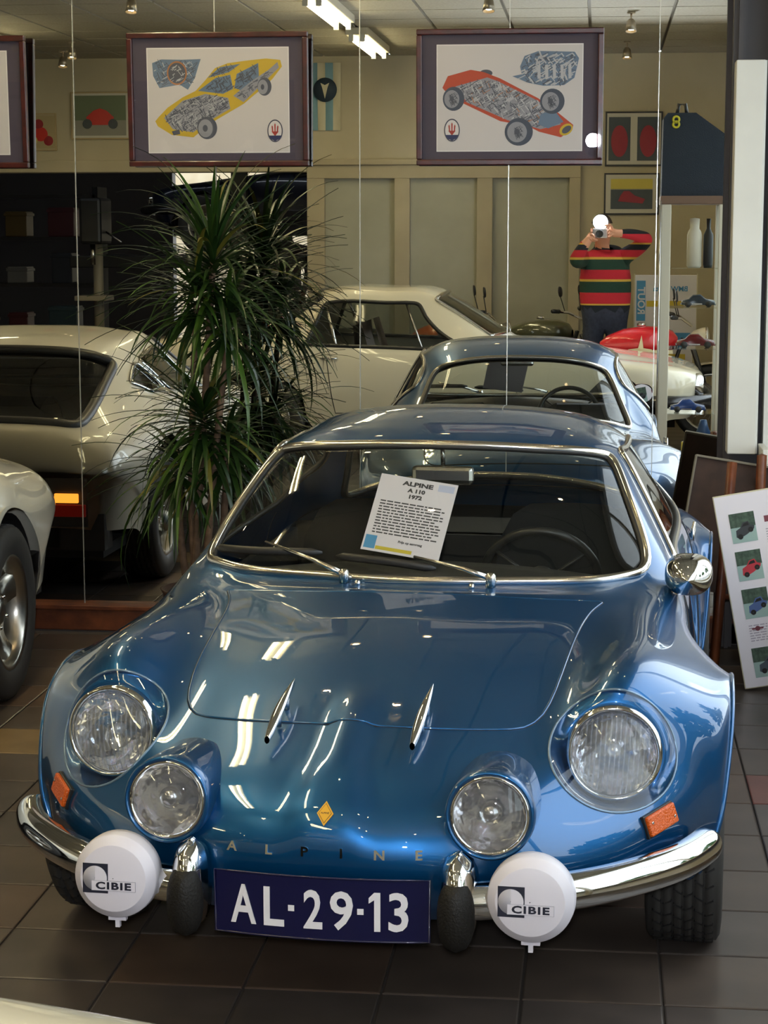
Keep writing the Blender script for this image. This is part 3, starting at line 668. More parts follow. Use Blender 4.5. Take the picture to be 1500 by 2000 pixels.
# ---- bumpers, overriders, covered lamps
def bump_path(s):
    pts = [(.245, -.862, .330), (.30, -.848, .331), (.38, -.818, .332), (.48, -.765, .334), (.57, -.698, .336), (.65, -.618, .339), (.70, -.548, .341), (.735, -.47, .343), (.75, -.41, .344)]
    return [Vector((s * a, b, c)) for a, b, c in pts]
COVERW = mat('white_cover_plastic', rgb(216, 211, 220), .38); NAVY = mat('navy_print', rgb(24, 26, 44), .5); GREYP = mat('grey_print', rgb(176, 174, 184), .5)
for s in (-1, 1):
    bp = MB(); P = bump_path(s); tt = np.linspace(0, len(P) - 1, 36); PP = nat_spline(range(len(P)), np.array([tuple(p) for p in P]), tt)
    G = []
    for i, p in enumerate(PP):
        t = Vector(PP[min(i + 1, 35)] - PP[max(i - 1, 0)]).normalized(); o_ = Vector((t.y, -t.x, 0)); o_ = o_ if o_.y < 0 or abs(o_.y) < .3 and o_.x * s > 0 else -o_
        e = 1.0 if i < 32 else (1 - ((i - 31) / 4.6) ** 2) ** .5
        G.append([Vector(p) + o_ * (.04 * math.cos(a) * e - .014) + Vector((0, 0, .037 * math.sin(a) * e)) for a in np.linspace(-1.9, 1.9, 15)])
    bp.grid(G); bp.add([tuple(v) for v in G[-1]], [tuple(range(15))]); bp.build('bumper', CHROME, car)
    # overrider: chrome horn with rubber face
    oc = Vector((s * .266, -.862, .322))
    h_ = MB(); GG = []
    for k in range(13):
        a = -1 + 2 * k / 12; w = .036 * (1 - abs(a) ** 3.2) ** .5 + .002; z = .09 * a; dpt = .052 * (1 - abs(a) ** 2.6) ** .5 + .004
        GG.append([(w * math.cos(b), .045 - dpt * max(0, math.sin(b)) * 1.5 + .02 * min(0, math.sin(b)), z + .012) for b in np.linspace(0, 2 * PI, 20, endpoint=False)])
    h_.grid(GG, True, True, Matrix.Translation(oc)); ov = h_.build('overrider', CHROME, car)
    h_ = MB(); GG = []
    for k in range(13):
        a = -1 + 2 * k / 12; w = .0355 * (1 - abs(a) ** 2.4) ** .5 + .001; z = .073 * a; dpt = .028 * (1 - abs(a) ** 2.2) ** .5
        GG.append([(w * math.cos(b), -.016 - dpt * max(0, math.sin(b)) * 1.25, z - .008) for b in np.linspace(0, PI, 14)])
    h_.grid(GG, True, False, Matrix.Translation(oc)); h_.build('rubber_pad', RUBBER, ov)
    # spot lamp with its white cover
    cl = empty('covered_lamp', (0, 0, 0)); cl.parent = car
    lc = Vector((s * .408, -.862, .352)); ax = Vector((0.0, -1, .045)).normalized(); Mx = axis_to(ax, lc)
    c_ = MB(); c_.lathe([(.001, .028), (.0655, .028), (.0663, .0277), (.067, .027), (.0815, .0125), (.0825, .0112), (.0832, .0095), (.0845, -.012), (.0835, -.03), (.078, -.034)], 52, Mx, caps=False); c_.build('lamp_cap', COVERW, cl)
    c_ = MB(); c_.lathe([(.079, -.03), (.07, -.06), (.03, -.085), (.001, -.085)], 32, Mx, caps=False); c_.build('lamp_shell', BLACK, cl)
    c_ = MB(); c_.box((-.018, -.006, -.091), (.018, .006, -.084), Matrix.Translation(lc)); c_.box((-.0045, -.004, -.106), (.0045, .006, -.09), Matrix.Translation(lc)); c_.build('cap_clip', COVERW, cl)
    c_ = MB(); c_.tube([lc + Vector((0, .04, -.07)), lc + Vector((0, .05, -.10)), lc + Vector((-s * .02, .12, -.105))], .008, 8); c_.build('bracket', BLACK, cl)
    F2 = face_front(Mx @ Vector((0, 0, .0285)), (0, 0, 1), ax)
    def plate_(name, x0, x1, y0, y1, m_, h=.0006): b = MB(); b.box((x0, y0, -.0025), (x1, y1, h), F2); return b.build(name, m_, cl)
    plate_('logo_square', -.061, -.010, -.030, .029, NAVY, .0002)
    c_ = MB(); c_.lathe([(.001, .0009), (.0243, .0009), (.0243, -.002)], 36, F2 @ Matrix.Translation((-.036, .0, 0)), caps=False); c_.build('logo_disc', GREYP, cl)
    c_ = MB(); half = [(0, 0)] + [(.024 * math.cos(a), .024 * math.sin(a)) for a in np.linspace(-PI / 2, PI / 2, 20)]
    c_.add([(x - .036, y, .0013) for x, y in half], [tuple(range(len(half)))], False, F2); c_.build('logo_disc_half', COVERW, cl)
    plate_('logo_strip', -.043, .046, -.0245, -.0045, mat('strip_edge', rgb(150, 148, 158), .5), .0016); plate_('logo_strip_face', -.0424, .0454, -.0239, -.0051, COVERW, .0019)
    text_mesh('lamp_lettering', 'CIBIE', .0195, NAVY, cl, F2 @ Matrix.Translation((.0015, -.0148, .0022)), .0003, bold=.0007, sx=1.42, spacing=1.16)
# ---- number plate
PLATE = mat('plate_navy', rgb(12, 14, 56), .3, coat=.3)
pl = empty('number_plate', (0, 0, 0)); pl.parent = car
def plate_pt(x, z, o=0.0): return Vector((x, -.872 + .42 * x * x - o, .311 + z))
b = MB(); G = [[plate_pt(x, z) for x in np.linspace(-.212, .212, 17)] for z in np.linspace(-.062, .062, 5)]; b.grid(G); b.grid([[p + Vector((0, .003, 0)) for p in r] for r in G]); b.build('plate_sheet', PLATE, pl)
edge = [plate_pt(x, .062, .001) for x in np.linspace(-.212, .212, 14)] + [plate_pt(x, -.062, .001) for x in np.linspace(.212, -.212, 14)]
b = MB(); b.tube(edge, .0022, 6, closed=True); b.build('plate_border', PLATE, pl)
def plate_text(txt, x, w):
    t = text_mesh('plate_character', txt, .098, WHITE, pl, None, .001, bold=.0016)
    me = t.data; xs = [q.co.x for q in me.vertices]; ys = [q.co.y for q in me.vertices]; cx = (max(xs) + min(xs)) / 2; cyy = (max(ys) + min(ys)) / 2; k = w / (max(xs) - min(xs)); ky = (.078 / (max(ys) - min(ys))) if txt != '-' else 1.0
    for q in me.vertices: q.co = plate_pt(x + (q.co.x - cx) * k, (q.co.y - cyy) * (ky if txt != '-' else k * .9) - .002, .0015 + q.co.z)
for ch, x, w in (('A', -.153, .052), ('L', -.091, .041), ('2', -.013, .037), ('9', .043, .045), ('3', .153, .038)): plate_text(ch, x, w)
b = MB(); b.add([plate_pt(x, z - .002, .0025) for x, z in ((.1065, .039), (.1185, .039), (.1185, -.039), (.1065, -.039), (.1065, .024), (.096, .017), (.096, .028))], [(0, 1, 2, 3, 4), (0, 4, 5, 6)]); b.build('plate_character', WHITE, pl)
for x in (-.056, .080):
    b = MB(); b.grid([[plate_pt(x + dx, dz - .002, .0025) for dx in (-.0062, .0062)] for dz in (-.006, .006)]); b.build('plate_dash', WHITE, pl)
# ---- badge, lettering, bonnet handles, indicators
def on_body(u, v, off=0.0): return Vector(A.P(u, v)[0] + A.n(u, v)[0] * off), Vector(A.n(u, v)[0])
for ch, x in zip('ALPINE', (-.183, -.109, -.037, .036, .110, .184)):
    v = np.interp(abs(x), [0, .15, .29], [0, 1, 2]) * (1 if x > 0 else -1); p, n_ = on_body(2.25, v, .001); text_mesh('nose_letter', ch, .026, CHROME, car, face_front(p, (0, 0, 1), n_), .002, bold=.0007, sx=1.15)
p, n_ = on_body(2.93, 0, .002); M_ = face_front(p, (0, 0, 1), n_)
def dia(k, h, m_, nm): 
    b = MB(); b.add([(0, .026 * k, h), (.0165 * k, 0, h), (0, -.026 * k, h), (-.0165 * k, 0, h), (0, .026 * k, -.002), (.0165 * k, 0, -.002), (0, -.026 * k, -.002), (-.0165 * k, 0, -.002)], [(0, 1, 2, 3), (0, 4, 5, 1), (1, 5, 6, 2), (2, 6, 7, 3), (3, 7, 4, 0)], False, M_); return b.build(nm, m_, car)
YEL = mat('badge_yellow', rgb(214, 158, 40), .35); dia(1.0, .001, YEL, 'diamond_badge'); dia(.82, .0016, mat('badge_line', rgb(120, 84, 20), .4), 'badge_line'); dia(.74, .0022, YEL, 'badge_face')
text_mesh('badge_lettering', 'ALPINE', .0052, INK, car, M_ @ Matrix.Translation((0, 0, .0025)), .0002)
for s in (-1, 1):
    b = MB(); ya, za, yb_, zb = -.64, .578, -.43, .652
    GG = []
    for k in range(15):
        t = k / 14; w = .011 * math.sin(PI * min(1, .08 + t * .92)) ** .7 * (1.15 - .55 * t) + .0008; y = ya + (yb_ - ya) * t; z = za + (zb - za) * t + .010 * math.sin(PI * t)
        GG.append([(s * .150 + w * math.cos(a) + .012 * (t - .5), y, z + .008 * math.sin(a)) for a in np.linspace(0, 2 * PI, 12, endpoint=False)])
    b.grid(GG, True, True); b.build('bonnet_handle', CHROME, car)
    b = MB(); b.tube([(s * .15, -.555, .585), (s * .15, -.56, .62)], .006, 8); b.tube([(s * .15, -.48, .60), (s * .15, -.485, .638)], .006, 8); b.build('handle_stud', CHROME_D, car)
AMBER = mat('amber_lens', (.62, .095, .002), .3, coat=.1, bump=(260, .5)); 
for s in (-1, 1):
    p, n_ = on_body(2.12, s * 6.0, .004); x = Vector((0, 0, 1)).cross(n_).normalized(); M_ = face_front(p, (0, 0, 1), n_) @ Matrix.Rotation(s * .16, 4, 'Z')
    ind = MB(); ind.box((-.047, -.021, -.006), (.047, .021, .009), M_, bev=.004); i_ = ind.build('indicator', AMBER, car)
    ind = MB(); ind.box((-.050, -.024, -.01), (.050, .024, .001), M_, bev=.002); ind.build('indicator_base', BLACK, i_)
    for q in (-1, 1): w_ = MB(); w_.lathe([(.003, .009), (.003, .0105), (.001, .0105)], 8, M_ @ Matrix.Translation((q * .036, -.006 * q, 0))); w_.build('screw', CHROME_D, i_)
# ---- wipers, washer jets, door mirrors
def on_glass(u, v, off=.012): return Vector(A.P(u, v)[0] + A.n(u, v)[0] * off)
for (pu, pv), (tu, tv), (bu0, bv0), (bu1, bv1) in (((8.72, -1.25), (9.42, -2.65), (9.18, -3.75), (9.34, -1.75)), ((8.72, 1.25), (9.32, -.1), (9.30, -1.5), (9.16, .28))):
    w_ = empty('wiper', (0, 0, 0)); w_.parent = car
    p0, p1 = on_glass(pu, pv, .022), on_glass(tu, tv, .022)
    a_ = MB(); a_.tube([p0, p0.lerp(p1, .35) + Vector((0, -.004, .006)), p1], [.0075, .006, .0035], 8); a_.lathe([(.013, -.025), (.013, .008), (.008, .014), (.001, .015)], 14, axis_to(A.n(pu, pv)[0], p0)); a_.build('wiper_arm', WTRIM, w_)
    b_ = MB(); b_.tube([on_glass(bu0 + (bu1 - bu0) * t, bv0 + (bv1 - bv0) * t, .012 + .01 * math.sin(PI * t)) for t in np.linspace(0, 1, 12)], [.002] + [.006] * 10 + [.002], 6, flat=1.8); b_.build('wiper_blade', BLACK, w_)
for v in (-1.0, .93):
    p, n_ = on_body(8.62, v, 0); b = MB(); b.lathe([(.008, 0), (.008, .006), (.005, .011), (.001, .012)], 12, axis_to(n_, p)); b.build('washer_jet', CHROME, car)
for s in (1,):
    mc = Vector((s * .672, .42, .757)); mm = empty('door_mirror', (0, 0, 0)); mm.parent = car
    b = MB(); GG = []
    for k in range(12):
        t = k / 11; r = math.sqrt(max(0, 1 - (1 - t) ** 2.2)); y = -.065 + .11 * t
        GG.append([(mc.x + .06 * r * (math.copysign(abs(math.cos(a)) ** .8, math.cos(a))), mc.y + y, mc.z + .052 * r * (math.copysign(abs(math.sin(a)) ** .8, math.sin(a)))) for a in np.linspace(0, 2 * PI, 28, endpoint=False)])
    b.grid(GG, True, True); b.build('mirror_shell', CHROME, mm)
    b = MB(); b.add([(mc.x + .058 * math.cos(a), mc.y + .044, mc.z + .05 * math.sin(a)) for a in np.linspace(0, 2 * PI, 28, endpoint=False)], [tuple(range(28))]); b.build('mirror_glass', mat('mirror_glass', (.75, .77, .78), .0, 1.0), mm)
    b = MB(); b.tube([mc + Vector((-s * .03, .02, -.03)), mc + Vector((-s * .045, .035, -.075))], .009, 8); b.lathe([(.02, -.01), (.018, .006), (.01, .012)], 14, axis_to((s * .5, 0, .85), mc + Vector((-s * .05, .035, -.082)))); b.build('mirror_foot', CHROME, mm)
# ---- wheels
ALLOY = mat('alloy', (.45, .44, .42), .35, 1.0)
for s in (-1, 1):
    make_wheel(car, (s * .685, -.035, .288), .288, .17, .165, s, ALLOY); make_wheel(car, (s * .63, 2.10, .29), .29, .185, .165, s, ALLOY)
    b = MB(); b.tube([(s * .60, 0, .283), (s * .2, 0, .25)], .03, 8); b.tube([(s * .55, 2.1, .29), (s * .2, 2.1, .27)], .035, 8); b.build('axle', DARK, car)
    # dark inner wings
    for y, r in ((0, .325), (2.1, .335)):
        b = MB(); b.grid([[(s * x, y + r * math.cos(a), .285 + r * math.sin(a)) for x in (.45, .60, .70)] for a in np.linspace(-.15, PI + .15, 24)]); b.grid([[(s * .45, y + r * k * math.cos(a), .285 + r * k * math.sin(a)) for k in (0.05, 1)] for a in np.linspace(-.15, PI + .15, 24)]); b.build('inner_wing', DARK, car)
# ---- tail: lamps and plate, seen only in the mirror
for s in (-1, 1):
    p, n_ = on_body(19.8, s * 3.6, .004); M_ = face_front(p, (0, 0, 1), n_); b = MB(); b.box((-.06, -.03, -.01), (.06, .03, .015), M_, bev=.006); b.build('tail_lamp', mat('red_lens', rgb(150, 16, 12), .2, coat=.5), car)
    b = MB(); b.tube([(s * .2, 2.93, .38), (s * .4, 2.90, .38), (s * .55, 2.80, .38), (s * .64, 2.62, .38)], .03, 10); b.build('rear_bumper', CHROME, car)
b = MB(); b.box((-.22, 2.968, .36), (.22, 2.975, .47)); b.build('rear_plate', PLATE, car)

# ---- price card standing behind the windscreen
card = empty('price_card', CAR_O, -CAR_PSI, 'white printed price card leaning inside the windscreen of the blue coupe', 'sign')
cN = Vector((0, -.185, .13)).normalized()
M_ = face_front((-.054, .575, .868), Vector((.035, .13, .185)), cN)
CARDM = mat('card_paper', rgb(224, 214, 222), .6); INKC = mat('card_ink', rgb(60, 56, 62), .7); BLUEP = mat('card_blue', rgb(70, 140, 190), .6); YELP = mat('card_yellow', rgb(206, 182, 60), .6)
b = MB(); b.box((-.105, -.115, -.0012), (.105, .112, .0), M_); b.build('card_sheet', CARDM, card)
for tx, yy, sz, w_ in (('ALPINE', .093, .017, 1.5), ('A 110', .074, .015, 1.25), ('1972', .056, .015, 1.25)): text_mesh('card_heading', tx, sz, INKC, card, M_ @ Matrix.Translation((.0, yy, .0003)), .0001, bold=.0008, sx=w_)
rg = random.Random(5)
for k in range(12):
    x = -.088
    ln = MB(); wmax = .08 if k % 5 else .07
    while x < wmax:
        w_ = rg.uniform(.006, .02); ln.box((x, .034 - k * .0085 - .0018, 0), (min(x + w_, .088), .034 - k * .0085 + .0018, .0002), M_); x += w_ + .003
    ln.build('card_text_line', INKC, card)
text_mesh('card_price_line', 'Prijs op aanvraag', .0095, INKC, card, M_ @ Matrix.Translation((.02, -.078, .0003)), .0001, bold=.0003)
b = MB(); b.box((-.1, -.108, 0), (-.07, -.07, .0003), M_); b.build('card_logo', BLUEP, card); b = MB(); b.box((-.068, -.108, 0), (.03, -.098, .0003), M_); b.build('card_band', YELP, card)
b = MB(); b.box((.055, .085, 0), (.098, .105, .0002), M_); b.build('card_stamp', mat('stamp_blue', rgb(190, 192, 220), .6), card)
# ================================================================== framed prints in front of the mirror
FRAME = mat('red_brown_frame', rgb(72, 20, 18), .3, coat=.2, noise=(25, rgb(50, 13, 13), 3)); MATB = mat('slate_mount', rgb(78, 70, 84), .8)
PAPER = mat('print_paper', rgb(214, 208, 204), .7)
PICGLASS = glass_mat('picture_glass', (.97, .97, .98), 1.35)
PM = {}
def pm(name, c): 
    if name not in PM: PM[name] = mat('print_' + name, rgb(*c), .7)
    return PM[name]
def picture(cx, cz, w, h, lab, art):
    """frame hanging a hand's width off the mirror, top leaning out a little"""
    t = empty('framed_print', (cx, MY - .045, cz - h / 2), 0, lab, 'picture', 'framed prints hanging along the mirror'); t.rotation_euler = (math.radians(2.3), 0, math.radians(.25))
    fwid = .022
    for nm, a, b in (('frame_rail', (-w / 2, -.014, 0), (w / 2, .014, fwid)), ('frame_rail', (-w / 2, -.014, h - fwid), (w / 2, .014, h)), ('frame_rail', (-w / 2, -.0138, fwid), (-w / 2 + fwid, .0138, h - fwid)), ('frame_rail', (w / 2 - fwid, -.0138, fwid), (w / 2, .0138, h - fwid))):
        q = MB(); q.box(a, b, bev=.004); q.build(nm, FRAME, t)
    q = MB(); q.box((-w / 2 + .01, .004, .01), (w / 2 - .01, .012, h - .01)); q.build('mount', MATB, t)
    q = MB(); q.box((-w / 2 + fwid - .002, -.006, fwid - .002), (w / 2 - fwid + .002, -.004, h - fwid + .002)); q.build('picture_glass', PICGLASS, t)
    pw, ph = .552, .395; x0, z0 = -pw / 2, h / 2 - ph / 2 - .003
    q = MB(); q.box((x0 - .004, .0028, z0 - .004), (x0 + pw + .004, .0045, z0 + ph + .004)); q.build('bevel', pm('bevel', (236, 232, 228)), t)
    q = MB(); q.box((x0, .002, z0), (x0 + pw, .003, z0 + ph)); q.build('print_sheet', PAPER, t)
    lay = [0]
    def shape(nm, pts, c, ring=None):
        lay[0] += 1; y = .0019 - .00006 * lay[0]; q = MB(); q.add([(x0 + u * pw, y, z0 + (1 - v) * ph) for u, v in pts], [tuple(range(len(pts)))]); return q.build(nm, pm(*c), t)
    def ell(nm, u, v, ru, rv, c, rot=0.0):
        k = pw / ph; return shape(nm, [(u + ru * math.cos(a) * math.cos(rot) - rv / k * math.sin(a) * math.sin(rot), v + (ru * math.cos(a) * math.sin(rot)) * k + rv * math.sin(a) * math.cos(rot)) for a in np.linspace(0, 2 * PI, 26, endpoint=False)], c)
    def strokes(nm, area, n, c, seed, ln=.05, wd=.0045):
        rg = random.Random(seed); q = MB(); lay[0] += 1; y = .0019 - .00006 * lay[0]; ar = np.array(area); lo, hi = ar.min(0), ar.max(0); k = 0
        n = int(n * 1.5)
        while k < n:
            p = np.array((rg.uniform(lo[0], hi[0]), rg.uniform(lo[1], hi[1])))
            if sd_poly([p], ar)[0] > -.012: k += .2; continue
            a = rg.choice([-.5, -.45, -.6, .9, 1.2, rg.uniform(0, 3)]); l = rg.uniform(.3, 1) * ln; d = np.array((math.cos(a), math.sin(a) * 1.4)) * l / 2; e = np.array((-math.sin(a), math.cos(a) * 1.4)) * wd / 2 * rg.uniform(.5, 1.2)
            q.add([(x0 + u * pw, y, z0 + (1 - v) * ph) for u, v in (p - d - e, p + d - e, p + d + e, p - d + e)], [(0, 1, 2, 3)]); k += 1
        o = q.build(nm, pm(*c), t); o['kind'] = 'stuff'
    def badge(u, v):
        ell('badge_oval', u, v, .055, .11, ('outline', (70, 72, 88))); ell('badge_field', u, v, .048, .098, ('paper2', (220, 214, 210)))
        shape('badge_base', [(u - .044, v + .045), (u + .044, v + .045), (u + .03, v + .08), (u, v + .1), (u - .03, v + .08)], ('navy', (52, 58, 96)))
        for dx in (-.02, 0, .02): shape('badge_prong', [(u + dx - .005, v - .06 + abs(dx)), (u + dx, v - .075 + abs(dx)), (u + dx + .005, v - .06 + abs(dx)), (u + dx * .8 + .004, v + .02), (u + dx * .8 - .004, v + .02)], ('red', (172, 62, 52)))
        shape('badge_bar', [(u - .026, v + .005), (u + .026, v + .005), (u + .012, v + .03), (u + .004, v + .045), (u - .004, v + .045), (u - .012, v + .03)], ('red', (172, 62, 52)))
    if art: art(shape, ell, strokes, badge)
    return t
GR = ('steel', (150, 150, 156)); DK = ('dark', (84, 88, 98)); YE = ('yellow', (206, 174, 52)); RE = ('redpaint', (190, 78, 54)); BL = ('bluegrey', (108, 128, 150)); LG = ('palegrey', (190, 190, 192)); OR = ('tan', (176, 116, 70))
def n1(P): return [((x - 565) / 550., (y - 185) / 405.) for x, y in P]
def n2(P): return [((x - 205) / 565., (y - 172) / 408.) for x, y in P]
def art_yellow(shape, ell, strokes, badge):
    d = n1([(583, 240), (620, 226), (700, 228), (775, 226), (768, 245), (750, 300), (722, 345), (690, 325), (610, 338), (586, 290)]); shape('dash_sketch', d, BL); strokes('dash_strokes', d, 60, DK, 1, .07); strokes('dash_lights', d, 20, LG, 2, .05)
    u, v = n1([(680, 280)])[0]; ell('wheel_rim_sketch', u, v, .072, .115, OR); ell('wheel_inner_sketch', u, v, .062, .1, DK); strokes('wheel_strokes', n1([(650, 250), (712, 250), (712, 315), (650, 315)]), 14, LG, 4, .05)
    body = n1([(590, 468), (600, 488), (655, 522), (740, 532), (765, 512), (830, 465), (940, 402), (1010, 345), (1055, 305), (1092, 258), (1086, 232), (1030, 226), (960, 233), (880, 243), (830, 262), (790, 310), (752, 350), (700, 375), (640, 415), (605, 450)]); shape('car_body', body, YE)
    e = n1([(625, 455), (700, 388), (790, 362), (880, 378), (888, 420), (800, 470), (740, 512), (660, 500)]); shape('engine_bay', e, GR); strokes('engine_strokes', e, 150, DK, 5, .06, .0055); strokes('engine_lights', e, 60, LG, 6, .05)
    for p in ([(762, 350), (832, 300), (890, 288), (900, 343), (860, 362)], [(905, 340), (915, 285), (1000, 243), (1002, 300), (940, 352)], [(800, 300), (850, 258), (930, 246), (885, 278)]): q = n1(p); shape('cabin_glass', q, BL); strokes('cabin_strokes', q, 40, DK, 7, .06, .0055)
    q = n1([(900, 370), (970, 315), (1040, 270), (1075, 240), (1080, 262), (1020, 320), (940, 395)]); shape('sill_section', q, GR); strokes('sill_strokes', q, 60, DK, 8, .05)
    for x, y, a, b in ((795, 495, .072, .11), (1023, 335, .05, .088)): u, v = n1([(x, y)])[0]; ell('tyre_drawing', u, v, a, b, DK); ell('wheel_drawing', u - .012, v + .004, a * .72, b * .8, GR); ell('hub_drawing', u - .014, v + .004, a * .25, b * .3, DK)
    shape('headlamp_drawing', n1([(655, 508), (685, 500), (688, 518), (662, 524)]), DK); badge(*n1([(1062, 508)])[0])
def art_red(shape, ell, strokes, badge):
    for x, y, a, b in ((395, 280, .045, .035),): u, v = n2([(x, y)])[0]; ell('tyre_drawing', u, v, a, b, DK)
    shape('car_body', n2([(224, 335), (245, 290), (335, 266), (385, 275), (450, 300), (600, 378), (660, 420), (738, 482), (735, 500), (690, 530), (605, 508), (560, 485), (452, 466), (310, 398), (232, 345)]), RE)
    e = n2([(275, 330), (400, 296), (440, 310), (600, 388), (650, 435), (690, 480), (610, 498), (480, 462), (320, 392)]); shape('chassis', e, GR); strokes('chassis_strokes', e, 190, DK, 11, .06, .0055); strokes('chassis_lights', e, 90, LG, 12, .05, .007); strokes('chassis_rust', e, 24, OR, 13, .05)
    shape('nose_blue', n2([(610, 440), (660, 420), (700, 470), (640, 495), (600, 480)]), BL); ell('intake_ring', *n2([(710, 500)])[0], .05, .05, YE, -.6); ell('intake', *n2([(712, 500)])[0], .036, .03, DK, -.6)
    for x, y, a, b in ((268, 378, .075, .115), (525, 508, .098, .132), (655, 390, .085, .12)):
        u, v = n2([(x, y)])[0]; ell('tyre_drawing', u, v, a, b, ('tyre', (74, 82, 96))); ell('wheel_drawing', u - .012, v + .002, a * .7, b * .74, GR); strokes('spokes', [(u - .04, v - .06), (u + .03, v - .06), (u + .03, v + .06), (u - .04, v + .06)], 26, DK, 14, .05); ell('hub_drawing', u - .012, v, a * .2, b * .22, DK)
    g = n2([(545, 215), (600, 196), (740, 200), (757, 225), (752, 248), (740, 300), (700, 328), (620, 330), (560, 318), (498, 292), (535, 285), (528, 255)]); shape('engine_drawing', g, BL); strokes('engine_strokes', g, 120, DK, 15, .05, .0055); strokes('engine_lights', g, 70, LG, 16, .06, .009)
    for k in range(5): x = 595 + 30 * k; shape('intake_pipe', n2([(x, 250), (x + 12, 248), (x + 14, 300), (x + 2, 304)]), LG)
    badge(*n2([(262, 500)])[0])
picture(-1.486, 2.118, .712, .512, 'framed cutaway drawing of a yellow sports car hanging on the mirror', art_yellow)
picture(-.353, 2.119, .714, .512, 'framed cutaway drawing of a red racing car hanging on the mirror', art_red)
picture(-2.605, 2.114, .712, .51, 'framed print cut by the left edge of the photo', None)

# ================================================================== dragon tree in front of the mirror
plant = empty('dragon_tree', (-1.455, 7.14, 0), 0, 'tall potted dragon tree with drooping narrow leaves before the mirror', 'potted plant')
POTM = mat('brown_pot', rgb(70, 48, 38), .5); b = MB(); b.lathe([(.10, 0), (.14, .02), (.165, .26), (.175, .28), (.165, .28), (.155, .25), (.001, .25)], 30); b.build('pot', POTM, plant)
b = MB(); b.lathe([(.155, .245), (.08, .258), (.001, .26)], 24); b.build('soil', mat('soil', rgb(40, 30, 24), .95), plant)
BARK = mat('cane_bark', rgb(124, 98, 76), .8, noise=(30, rgb(90, 70, 54), 4))
LEAFM = [mat('leaf_a', rgb(44, 72, 24), .34, noise=(9, rgb(32, 56, 18), 2)), mat('leaf_b', rgb(60, 88, 28), .34), mat('leaf_c', rgb(32, 54, 20), .36), mat('leaf_d', rgb(104, 98, 36), .4)]
rg = random.Random(21)
lm = []; lg = []
for k in range(10):
    L_ = .27 + .19 * rg.random(); droop = .35 + 1.5 * rg.random(); G = []; a = .0; x = z = 0.0; n_ = 9
    for i in range(n_ + 1):
        t = i / n_; w = .0105 * (1 - t ** 2.2) * (.55 + .45 * min(1, t * 5)) + .0004
        G.append([(x, -w, z + .0015), (x, 0, z - .0008), (x, w, z + .0015)])
        a = -droop * t ** 1.3; x += L_ / n_ * math.cos(a); z += L_ / n_ * math.sin(a)
    lg.append(G); q = MB(); q.grid(G); o = q.build('leaf', LEAFM[k % 4 if k % 4 < 3 or k < 4 else 0]); lm.append(o.data); bpy.data.objects.remove(o)
crowns = [((.04, .0, 1.47), .20, 150, .2), ((-.03, .02, 1.36), .14, 90, -.2), ((.10, -.04, 1.28), .14, 90, -.3), ((.0, -.02, .90), .16, 130, -.2), ((.08, .03, .80), .12, 80, -.4), ((-.1, .02, .72), .10, 70, -.4)]
more = MB(); cnt = 0
for (cx, cy, cz), h_, n_, bias in crowns:
    for i in range(n_):
        which = rg.randrange(10); cnt += 1
        t = i / n_; az = i * 2.399 + rg.uniform(-.3, .3); el = bias - .35 + 1.45 * t + rg.uniform(-.15, .15)
        if bias > 0: el = -.5 + 1.75 * t + rg.uniform(-.15, .15)
        el = min(el, 1.35)
        k = .75 + .45 * rg.random(); reach = max(.05, math.sin(az)) * math.cos(el) * .5; k = min(k, (MY - .06 - 7.14 - cy) / max(reach, .01) * .8); pos = (cx + .012 * math.cos(az), cy + .012 * math.sin(az), cz + h_ * (t - .5))
        if cnt % 13 < 6:
            o = bpy.data.objects.new('leaf', lm[which]); COL.objects.link(o); o.parent = plant; o.rotation_euler = (0, -el, az); o.location = pos; o.scale = (k, 1.0, k)
        else: more.grid(lg[which], True, False, Matrix.Translation(pos) @ Matrix.Rotation(az, 4, 'Z') @ Matrix.Rotation(-el, 4, 'Y') @ Matrix.Diagonal((k, 1, k, 1)))
o = more.build('leaf_mass', LEAFM[2], plant); o['kind'] = 'stuff'
for k, (a, c, d) in enumerate((((-.05, .0, .25), (-.02, .01, .7), (.04, 0, 1.5)), ((.03, .03, .25), (.07, .02, .6), (.08, .03, .88)), ((.0, -.04, .25), (.04, -.05, .7), (.10, -.04, 1.22)), ((-.04, .04, .25), (-.06, .03, .6), (-.03, .02, 1.34)), ((-.07, 0, .25), (-.1, .01, .5), (-.1, .02, .7)))):
    P = nat_spline([0, 1, 2], np.array([a, c, d]), np.linspace(0, 2, 16)); q = MB(); q.tube(P, [.015 * (1 - .25 * i / 15) * (1.06 if i % 2 else .97) for i in range(16)], 9); q.build('cane', BARK, plant)

